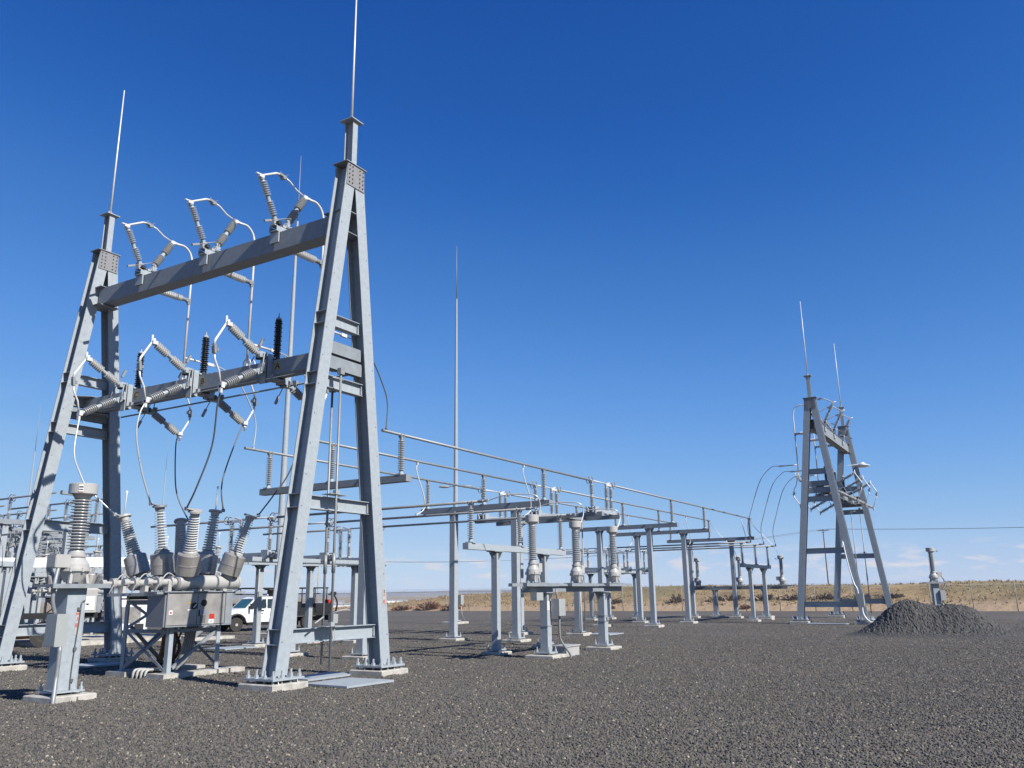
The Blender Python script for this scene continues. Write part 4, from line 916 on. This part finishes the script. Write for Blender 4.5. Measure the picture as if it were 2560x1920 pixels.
for i, (x, y, w_, h, m_, nm) in enumerate((
    (83.5, 62.2, 1.9, .95, BUSHR, "reddish tumbleweed heaped against the fence at its left end"), (83.0, 58.6, 1.6, .7, BUSHR, "low tan tumbleweed just right of the reddish one at the fence"), (83.0, 66.0, 1.5, .6, BUSHR, "small tumbleweed at the far left end of the fence"),
    (85.5, 31.6, .9, 1.0, BUSH, "round brown bush between the last tall bus supports"), (86.6, 28.0, 1.2, 0.58, BUSH, "brown bush left of the far transformer stand"), (87.0, 26.2, 1.3, 0.65, BUSH, "wide brown bush behind the far transformer stand"),
    (87.6, 23.4, 1.6, 0.65, BUSH, "wide brown bush behind the last tall bus support"), (88.0, 20.5, 1.7, 0.58, BUSH, "broad brown bush behind the far low frame's left post"), (88.5, 17.6, 1.6, 0.58, BUSH, "broad bush just left of the far tower"),
    (88.5, 14.5, 1.5, 0.50, BUSH, "brown bush showing between the far tower's left legs"), (89.0, 11.5, 1.4, 0.43, BUSH, "brown bush showing between the far tower's legs, right part"), (85.5, 38.5, .8, .6, BUSH, "small brown bush behind the mid-yard supports"),
    (83.3, 23.9, .6, .5, BUSHR, "little tan bush low by the fence under the last supports"), (83.2, 38.2, .6, .45, BUSHR, "tiny tan bush low by the fence behind the transformer stand"))):
    bush(x, y, w_, h, m_, nm, i+1)

# ================================================================== POLE LINE BEYOND THE FENCE
px0, py0 = 245.5, 47.0
t = thing("utility_pole", "reddish wooden utility pole with a crossarm seen through the far tower", "utility pole", (px0, py0, 0))
mb = MB(); mb.tube([(0, 0, -8), (0, 0, 18)], [.20, .13], 8); part("pole", mb, WOOD, t)
mb = MB(); mb.box(-.08, .08, -1.6, 1.6, 17.55, 17.72); mb.obox((-.06, -.9, 17.55), (-.06, 0, 16.9), (1, 0, 0), .04, .06); mb.obox((-.06, .9, 17.55), (-.06, 0, 16.9), (1, 0, 0), .04, .06); part("crossarm", mb, WOOD, t)
mb = MB()
for y in (-1.45, -.6, 1.45): mb.tube([(0, y, 17.72), (0, y, 18.0)], .05, 6)
part("pin_insulator", mb, PORC, t)
def wire(a, b, sag, label):
    mb = MB(); a, b = Vector(a), Vector(b); mb.tube([a.lerp(b, i/24)-Vector((0, 0, sag*4*(i/24)*(1-i/24))) for i in range(25)], .034, 5); single("power_line", mb, CABLED, label, "power line", "overhead lines beyond the fence")
for k_, y in enumerate((-1.45, 1.45)):
    wire((px0, py0+y, 18), (252, -95+y, 17), 1.6, "thin overhead wire crossing the sky to the right edge, %s strand" % ("nearer" if k_ == 0 else "farther"))
    wire((px0, py0+y, 18), (188, 170+y, 11.5), 3.2, "faint overhead wire sagging left behind the bus pipes, %s strand" % ("right" if k_ == 0 else "left"))
for x, y, nm in ((150, 148, "left"), (152.5, 147, "right")):
    t = thing("utility_pole", "faint distant pole seen between the near tower's right legs, %s of two" % nm, "utility pole", (x, y, 0))
    mb = MB(); mb.tube([(0, 0, -6), (0, 0, 11.2)], [.2, .14], 6); part("pole", mb, FPOST, t); mb = MB(); mb.box(-1.1, 1.1, -.07, .07, 10.9, 11.05); part("crossarm", mb, FPOST, t)

# ================================================================== FAR TOWN
rnd = random.Random(11)
for i in range(11):
    az = R(46.5-1.05*i+rnd.uniform(-.3, .3)); D = 2300+rnd.uniform(-250, 500); L_ = rnd.uniform(30, 85); x, y = D*math.cos(az), D*math.sin(az)
    t = thing("warehouse", "tiny pale warehouse on the hazy plain, number %d from the left" % (i+1), "building", (x, y, -27), "far-off pale buildings on the plain")
    t.rotation_euler = (0, 0, az-math.pi/2+rnd.uniform(-.15, .15)); h = rnd.uniform(5, 9)
    mb = MB(); mb.box(-L_/2, L_/2, -12, 12, -4, h); part("wall", mb, WHITE if i % 3 else PAINTL, t)
    mb = MB(); mb.add([(-L_/2-1, -13, h), (L_/2+1, -13, h), (L_/2+1, 0, h+2.5), (-L_/2-1, 0, h+2.5), (-L_/2-1, 13, h), (L_/2+1, 13, h)], [(0, 1, 2, 3), (3, 2, 5, 4), (0, 3, 4), (1, 5, 2)]); part("roof", mb, PAINTL, t)

# ================================================================== SERVICE TRUCK BEHIND THE NEAR TOWER
# local frame: x forward, y to the left side, wheels on z = 0, origin under the rear axle
t = thing("service_truck", "white crew-cab service truck with a black rack parked behind the near tower", "truck", (0, 0, 0))
WBASE = 4.95
def wheel(x, y, s):
    mb = MB(); mb.lathe((x, y, .42), (0, s, 0), [(-.12, .30), (-.12, .40), (-.09, .425), (.09, .425), (.12, .40), (.12, .27)], 20); w_ = part("wheel", mb, RUBBER, t)
    mb = MB(); mb.lathe((x, y, .42), (0, s, 0), [(.06, .265), (.115, .27), (.10, .22), (.05, .18), (.05, .10), (.14, .085), (.14, 0)], 16)
    for k_ in range(8):
        a = k_*math.pi/4; mb.lathe((x+.15*math.cos(a), y+s*.05, .42+.15*math.sin(a)), (0, s, 0), [(0, .03), (.012, .03)], 8, 1)
    part("rim", mb, [PAINTL, DARK], w_)
for x in (0, WBASE):
    for s in (1, -1): wheel(x, s*.92, s)
cabp = [(WBASE+.88, .55), (WBASE+.90, .95), (WBASE+.78, 1.24), (WBASE-.55, 1.38), (WBASE-1.18, 1.98), (WBASE-1.5, 2.08), (WBASE-3.2, 2.08), (WBASE-3.36, 1.9), (WBASE-3.40, .55), (WBASE-.62, .55), (WBASE-.58, .82), (WBASE-.38, 1.0), (WBASE+.38, 1.0), (WBASE+.58, .82), (WBASE+.62, .55)]
mb = MB()
def shell(s): return [(x, s*(1.0 if z < 1.4 else 1.0-.17*(z-1.4)/.7), z) for x, z in cabp]
a, b = shell(1), shell(-1); n_ = len(a)
mb.add(a+b, [[i, (i+1) % n_, n_+(i+1) % n_, n_+i] for i in range(n_)], 0)
mid_z = {}
for s, lst, base in ((1, a, 0), (-1, b, n_)):
    P_ = lambda i: lst[i]
    for q in ([0, 1, 2, 13, 14], [2, 3, 11, 12, 13], [3, 4, 5, 6, 7, 8, 9, 10, 11], ):
        pts = [lst[i] for i in q if i < n_]; mb.add(pts, [list(range(len(pts)))], 0)
part("body", mb, WHITE, t)
yw = lambda z: 1.0-.17*(z-1.4)/.7+.006
for s in (1, -1):
    for q in ([(WBASE-.72, 1.42), (WBASE-1.22, 1.93), (WBASE-1.98, 1.95), (WBASE-1.98, 1.42)], [(WBASE-2.08, 1.42), (WBASE-2.08, 1.95), (WBASE-3.08, 1.95), (WBASE-3.15, 1.42)]):
        mb = MB(); mb.add([(x, s*yw(z), z) for x, z in q], [(0, 1, 2, 3)]); part("window", mb, GLASS, t)
    mb = MB(); mb.tube([(WBASE-.05+.62*math.cos(k_*math.pi/10)+.05, s*1.01, .42+.62*math.sin(k_*math.pi/10)) for k_ in range(11)], .075, 6); part("fender_flare", mb, BLACK, t)
    mb = MB(); mb.box(WBASE-1.85, WBASE-1.65, s*1.0-.02, s*1.0+.02, 1.24, 1.29); mb.box(WBASE-3.0, WBASE-2.8, s*1.0-.02, s*1.0+.02, 1.24, 1.29); part("door_handle", mb, BLACK, t)
    mb = MB(); mb.cbox((WBASE-.85, s*1.2, 1.5), (.12, .22, .36)); mb.obox((WBASE-.85, s*.98, 1.45), (WBASE-.85, s*1.15, 1.45), (0, 0, 1), .05, .05); part("mirror", mb, BLACK, t)
    mb = MB(); mb.box(WBASE-3.3, WBASE-.7, s*.98-.1, s*.98+.1, .36, .50); part("side_step", mb, BLACK, t)
    mb = MB()
    for k_ in range(4): mb.box(WBASE-1.35-.14*k_, WBASE-1.25-.14*k_, s*1.004-.002, s*1.004+.002, 1.06, 1.12)
    part("door_lettering", mb, mat("faded_lettering", (.28, .16, .16), .6), t)
mb = MB(); mb.add([(WBASE-.58, -.86, 1.42), (WBASE-.58, .86, 1.42), (WBASE-1.155, .80, 1.965), (WBASE-1.155, -.80, 1.965)], [(0, 1, 2, 3)]); part("windshield", mb, mat("tinted_windshield", (.04, .12, .13), .08), t)
mb = MB(); mb.box(WBASE+.90, WBASE+1.02, -.98, .98, .48, .80); mb.box(WBASE+.885, WBASE+.91, -.6, .6, .85, 1.12); part("bumper", mb, BLACK, t)
for s in (1, -1): mb = MB(); mb.box(WBASE+.86, WBASE+.905, s*.8-.13, s*.8+.13, .88, 1.1); part("headlight", mb, LAMPG, t)
mb = MB(); mb.box(-1.6, WBASE+.6, -.45, .45, .5, .75); mb.box(-1.75, 1.4, -1.05, 1.05, .85, 1.05); mb.box(-1.7, -.55, -1.08, 1.08, 1.05, 1.62); mb.box(.55, 1.38, -1.08, 1.08, 1.05, 1.75); mb.box(-.55, .55, -1.0, 1.0, 1.05, 1.35); part("service_bed", mb, BLACK, t)
mb = MB()
for y in (-.85, .85):
    mb.tube([(-1.6, y, 2.62), (WBASE-.3, y, 2.62)], .045, 6); mb.tube([(-1.0, y, 2.25), (WBASE-2.2, y, 2.25)], .035, 6)
    for x in (-1.5, -.6, .9, 1.3): mb.tube([(x, y, 1.6), (x, y, 2.62)], .04, 6)
    mb.tube([(WBASE-.3, y, 2.62), (WBASE+.5, y, 2.32), (WBASE+.5, y, 2.28), (WBASE-1.2, y, 2.24)], .035, 6); mb.tube([(WBASE-.2, y, 2.6), (WBASE-.25, y, 2.22)], .035, 6)
for x in (-1.5, 1.3, WBASE-2.4, WBASE-.4): mb.tube([(x, -.85, 2.62), (x, .85, 2.62)], .035, 6)
part("ladder_rack", mb, BLACK, t)
mb = MB(); mb.box(1.3, 2.2, -.5, .3, 2.12, 2.5); mb.box(1.5, 2.5, -.35, .35, 2.5, 2.58); part("roof_load", mb, mat("dark_canvas", (.035, .035, .025), .9), t)
mb = MB(); mb.lathe((2.55, .2, 2.1), (0, 0, 1), [(0, .09), (.1, .09), (.16, 0)], 10); part("beacon", mb, WHITE, t)
mb = MB(); mb.box(-2.0, -1.72, .1, .75, 1.05, 1.85); mb.tube([(-1.95, .8, 1.2), (-1.95, .8, 1.7)], .12, 8); part("tool_chest", mb, RED, t)
mb = MB(); mb.tube(smooth_path([(-1.6, .9, 2.2), (-2.0, 1.0, 2.1), (-2.25, 1.0, 1.6), (-2.2, .9, 1.0)], 5), .06, 6); mb.cbox((-1.95, .95, 2.25), (.3, .3, .2)); part("hose_arm", mb, BLACK, t)
mb = MB(); mb.box(-2.1, -1.75, -.9, .9, .5, .95); part("rear_bumper", mb, DARK, t)
place(t, T((38.72, 38.75, 0)) @ RZ(165)); t.scale = (.92, .92, .92)

# ================================================================== BUCKET TRUCK AND YARD BEHIND THE LEFT LEGS
t = thing("bucket_truck", "white bucket truck with its long boom lowered, parked behind the left legs", "truck", (0, 0, 0))
mb = MB(); mb.box(-4.6, 3.0, -1.0, 1.0, 1.15, 1.37); mb.box(-4.6, 4.6, -.5, .5, .55, .75); part("chassis", mb, BLACK, t)
for i in (0, 2):
    x = -4.5+1.62*i+.3*i; mb = MB(); mb.box(x, x+(1.15 if i else .75), -1.2, 1.2, 1.38, 2.32 if i != 1 else 2.12); q = part("tool_locker", mb, PAINTL, t)
    mb = MB(); mb.box(x+.08, x+.62, 1.202, 1.225, 1.48, 2.05); mb.box(x+.3, x+.4, 1.226, 1.245, 1.7, 1.76, 1); part("locker_door", mb, [mat("blue_grey_panel", (.10, .13, .18), .5) if i == 2 else WHITE, BLACK], q)
mb = MB(); mb.hexa([(2.6, -1.1, .9), (4.9, -1.1, .9), (4.9, 1.1, .9), (2.6, 1.1, .9), (2.7, -1.0, 2.6), (4.2, -1.0, 2.6), (4.2, 1.0, 2.6), (2.7, 1.0, 2.6)]); part("cab", mb, WHITE, t)
for x in (-2.6, 3.9):
    for s in (1, -1): mb = MB(); mb.lathe((x, s*1.0, .5), (0, s, 0), [(-.15, .3), (-.15, .5), (.15, .5), (.15, .28), (.05, .2), (.05, 0)], 18); part("wheel", mb, RUBBER, t)
mb = MB(); mb.lathe((2.0, 0, 1.0), (0, 0, 1), [(0, .5), (1.4, .42), (1.5, .6), (2.2, .5)], 14); part("turret", mb, WHITE, t)
mb = MB(); mb.obox((2.4, 0, 3.45), (-5.6, 0, 3.55), (0, 0, 1), .42, .40); part("boom", mb, WHITE, t)
mb = MB(); mb.hexa([(-6.4, -.35, 2.5), (-5.75, -.35, 2.5), (-5.75, .35, 2.5), (-6.4, .35, 2.5), (-6.6, -.42, 3.65), (-5.65, -.42, 3.65), (-5.65, .42, 3.65), (-6.6, .42, 3.65)]); part("bucket", mb, WHITE, t)
place(t, T((19.2, 37.9, 0)) @ RZ(150))
mb = MB(); mb.box(20.9, 27.6, 34.9, 39.6, -.2, .2); single("concrete_pad", mb, CONC, "long pale concrete pad on the gravel behind the breaker", "concrete pad")
t = thing("storage_trailer", "white boxy cabinet on skids with a dark grill behind the breaker", "cabinet", (31.6, 45.5, 0)); t.rotation_euler = (0, 0, R(-38))
mb = MB(); mb.box(-1.1, 1.1, -.75, .75, .15, 1.95); mb.box(-1.2, 1.2, -.85, .85, 1.95, 2.05); part("body", mb, WHITE, t)
mb = MB(); mb.box(-.75, .75, -.775, -.755, .55, 1.45); part("grill", mb, CABIN, t); mb = MB(); mb.box(-.9, -.6, -.95, -.755, .0, .4); mb.box(.5, .95, -.85, -.76, .0, .5); part("skid", mb, DARK, t)
t = thing("plastic_tub", "small orange plastic tub on the ground behind the left legs", "tub", (22.9, 40.2, 0)); mb = MB(); mb.hexa([(-.4, -.3, 0), (.4, -.3, 0), (.4, .3, 0), (-.4, .3, 0), (-.48, -.36, .55), (.48, -.36, .55), (.48, .36, .55), (-.48, .36, .55)]); part("tub", mb, ORANGE, t); mb = MB(); mb.box(-.5, .5, -.38, .38, .55, .6); part("lid", mb, ORANGE, t)
# crowded yard further left: rows of frames, switches and pipes one behind the other
DEP = ("first", "second", "third", "fourth", "fifth", "sixth")
for k_, (x, y) in enumerate(((23.4, 41.5), (28.2, 49.5), (33.2, 58.0), (38.5, 67.0))):
    nm = DEP[k_]
    put(tall, T((x, y, 0)) @ RZ(90), "tall grey bus support behind the left legs, %s in depth" % nm, "bus supports behind the left legs")
    for j in range(3):
        put(pins, T((x-3.0+3.0*j, y, 5.70)) @ RZ(90), "insulator on the %s tall support behind the left legs, %s one" % (nm, ORD[j]), "insulators behind the left legs")
        mb = MB(); mb.tube([(x-3+3*j, y-1.3, 7.02), (x-3+3*j, y+8.3, 7.02)], .05, 8); single("bus_pipe", mb, ALU, "grey pipe high over the %s tall support behind the left legs, %s of three" % (nm, ORD[j]), "bus pipe", "bus pipes behind the left legs")
        put(hsw, T((x-3+3*j, y+3.8, 5.56)) @ RZ(90), "switch high behind the left legs, %s row in depth, %s of three" % (nm, ORD[j]), "switches behind the left legs")
    t = thing("switch_platform", "tall switch platform in the crowded yard at left, %s in depth" % nm, "bus support", (x, y+3.8, 0))
    mb = MB(); mb.box(x-3.9, x+3.9, y+2.8, y+3.0, 5.36, 5.55); mb.box(x-3.9, x+3.9, y+4.7, y+4.9, 5.36, 5.55)
    for xx in (-1.6, 1.6): mb.box(x+xx-.1, x+xx+.1, y+3.0, y+4.7, 5.36, 5.54)
    part("beam_frame", mb, GALVD, t, None, True)
    for xx in (-1.6, 1.6): box_column(t, xx, 0, 5.36, .27, .9, 1.3)
for k_, (x, y) in enumerate(((18.2, 37.2), (21.4, 43.6), (26.2, 45.2), (25.6, 53.0), (31.0, 53.6), (36.5, 62.5))):
    nm = DEP[k_]
    put(low, T((x, y, 0)), "low grey bus frame in the crowded yard at left, %s in depth" % nm, "low bus frames behind the left legs")
    for j in range(3):
        put(pins, T((x-3.0+3*j, y, 3.55)), "insulator on the %s low frame in the crowded yard at left, %s one" % (nm, ORD[j]), "insulators behind the left legs")
        mb = MB(); mb.tube([(x-3+3*j, y-1.2, 4.87), (x-3+3*j, y+6.4, 4.87)], .046, 8)
        mb.tube(smooth_path([(x-3+3*j, y-1.1, 4.87), (x-3+3*j, y-1.6, 5.1), (x-2.8+3*j, y-2.2, 4.2), (x-2.7+3*j, y-2.3, 3.0)], 5), .02, 6)
        single("cross_pipe", mb, ALU, "low grey pipe over the %s low frame at left, %s of three" % (nm, ORD[j]), "bus pipe", "bus pipes behind the left legs")
        put(hsw, T((x-3+3*j, y+3.4, 3.41)) @ RZ(90), "low switch beyond the %s low frame at left, %s of three" % (nm, ORD[j]), "switches behind the left legs")
    t = thing("switch_platform", "low switch platform at left beyond the %s low frame" % nm, "bus support", (x, y+3.4, 0))
    mb = MB(); mb.box(x-3.8, x+3.8, y+2.4, y+2.58, 3.2, 3.4); mb.box(x-3.8, x+3.8, y+4.2, y+4.38, 3.2, 3.4)
    for xx in (-3, 0, 3): mb.box(x+xx-.3, x+xx-.14, y+2.58, y+4.2, 3.22, 3.38)
    part("beam_frame", mb, GALV, t, None, True)
    for xx in (-1.5, 1.5): box_column(t, xx, 0, 3.2, .22, .74, 1.2)
    mb = MB(); mb.cbox((x-1.5, y+3.2, 1.9), (.3, .24, .55)); mb.tube([(x-1.5, y+3.28, 2.1), (x-1.5, y+3.28, 3.2)], .03, 6); mb.tube([(x-1.56, y+3.28, .05), (x-1.56, y+3.28, 1.7)], .03, 6); part("control_box", mb, PAINTG, t, None, True)
for k_, (x, y) in enumerate(((19.3, 39.5), (24.3, 48.3), (29.4, 57.2))):
    put(ct, T((x, y, 2.28)), "ribbed transformer in the crowded yard at left, %s of three in depth" % DEP[k_], "instrument transformers")
    t = pedestal("transformer_pedestal", "steel post under a transformer in the crowded yard at left, %s in depth" % DEP[k_], None, .38, 2.22, 1); place(t, T((x, y, 0)))
def copy_breaker(M_, label):
    src = next(o for o in COL.objects if o.name == "circuit_breaker"); return place(copy_tree(src), M_, label)
copy_breaker(T((26.0, 42.3, 0)), "second circuit breaker in the yard behind the left legs, half hidden by the first transformer")
copy_breaker(T((27.4, 34.4, 0)), "third circuit breaker half hidden behind the near tower's breaker")
copy_breaker(T((31.5, 49.0, 0)), "fourth circuit breaker deep in the crowded yard at left, nearest the boom bucket")
copy_breaker(T((22.8, 51.5, 0)), "fifth circuit breaker deep in the crowded yard at the left edge")
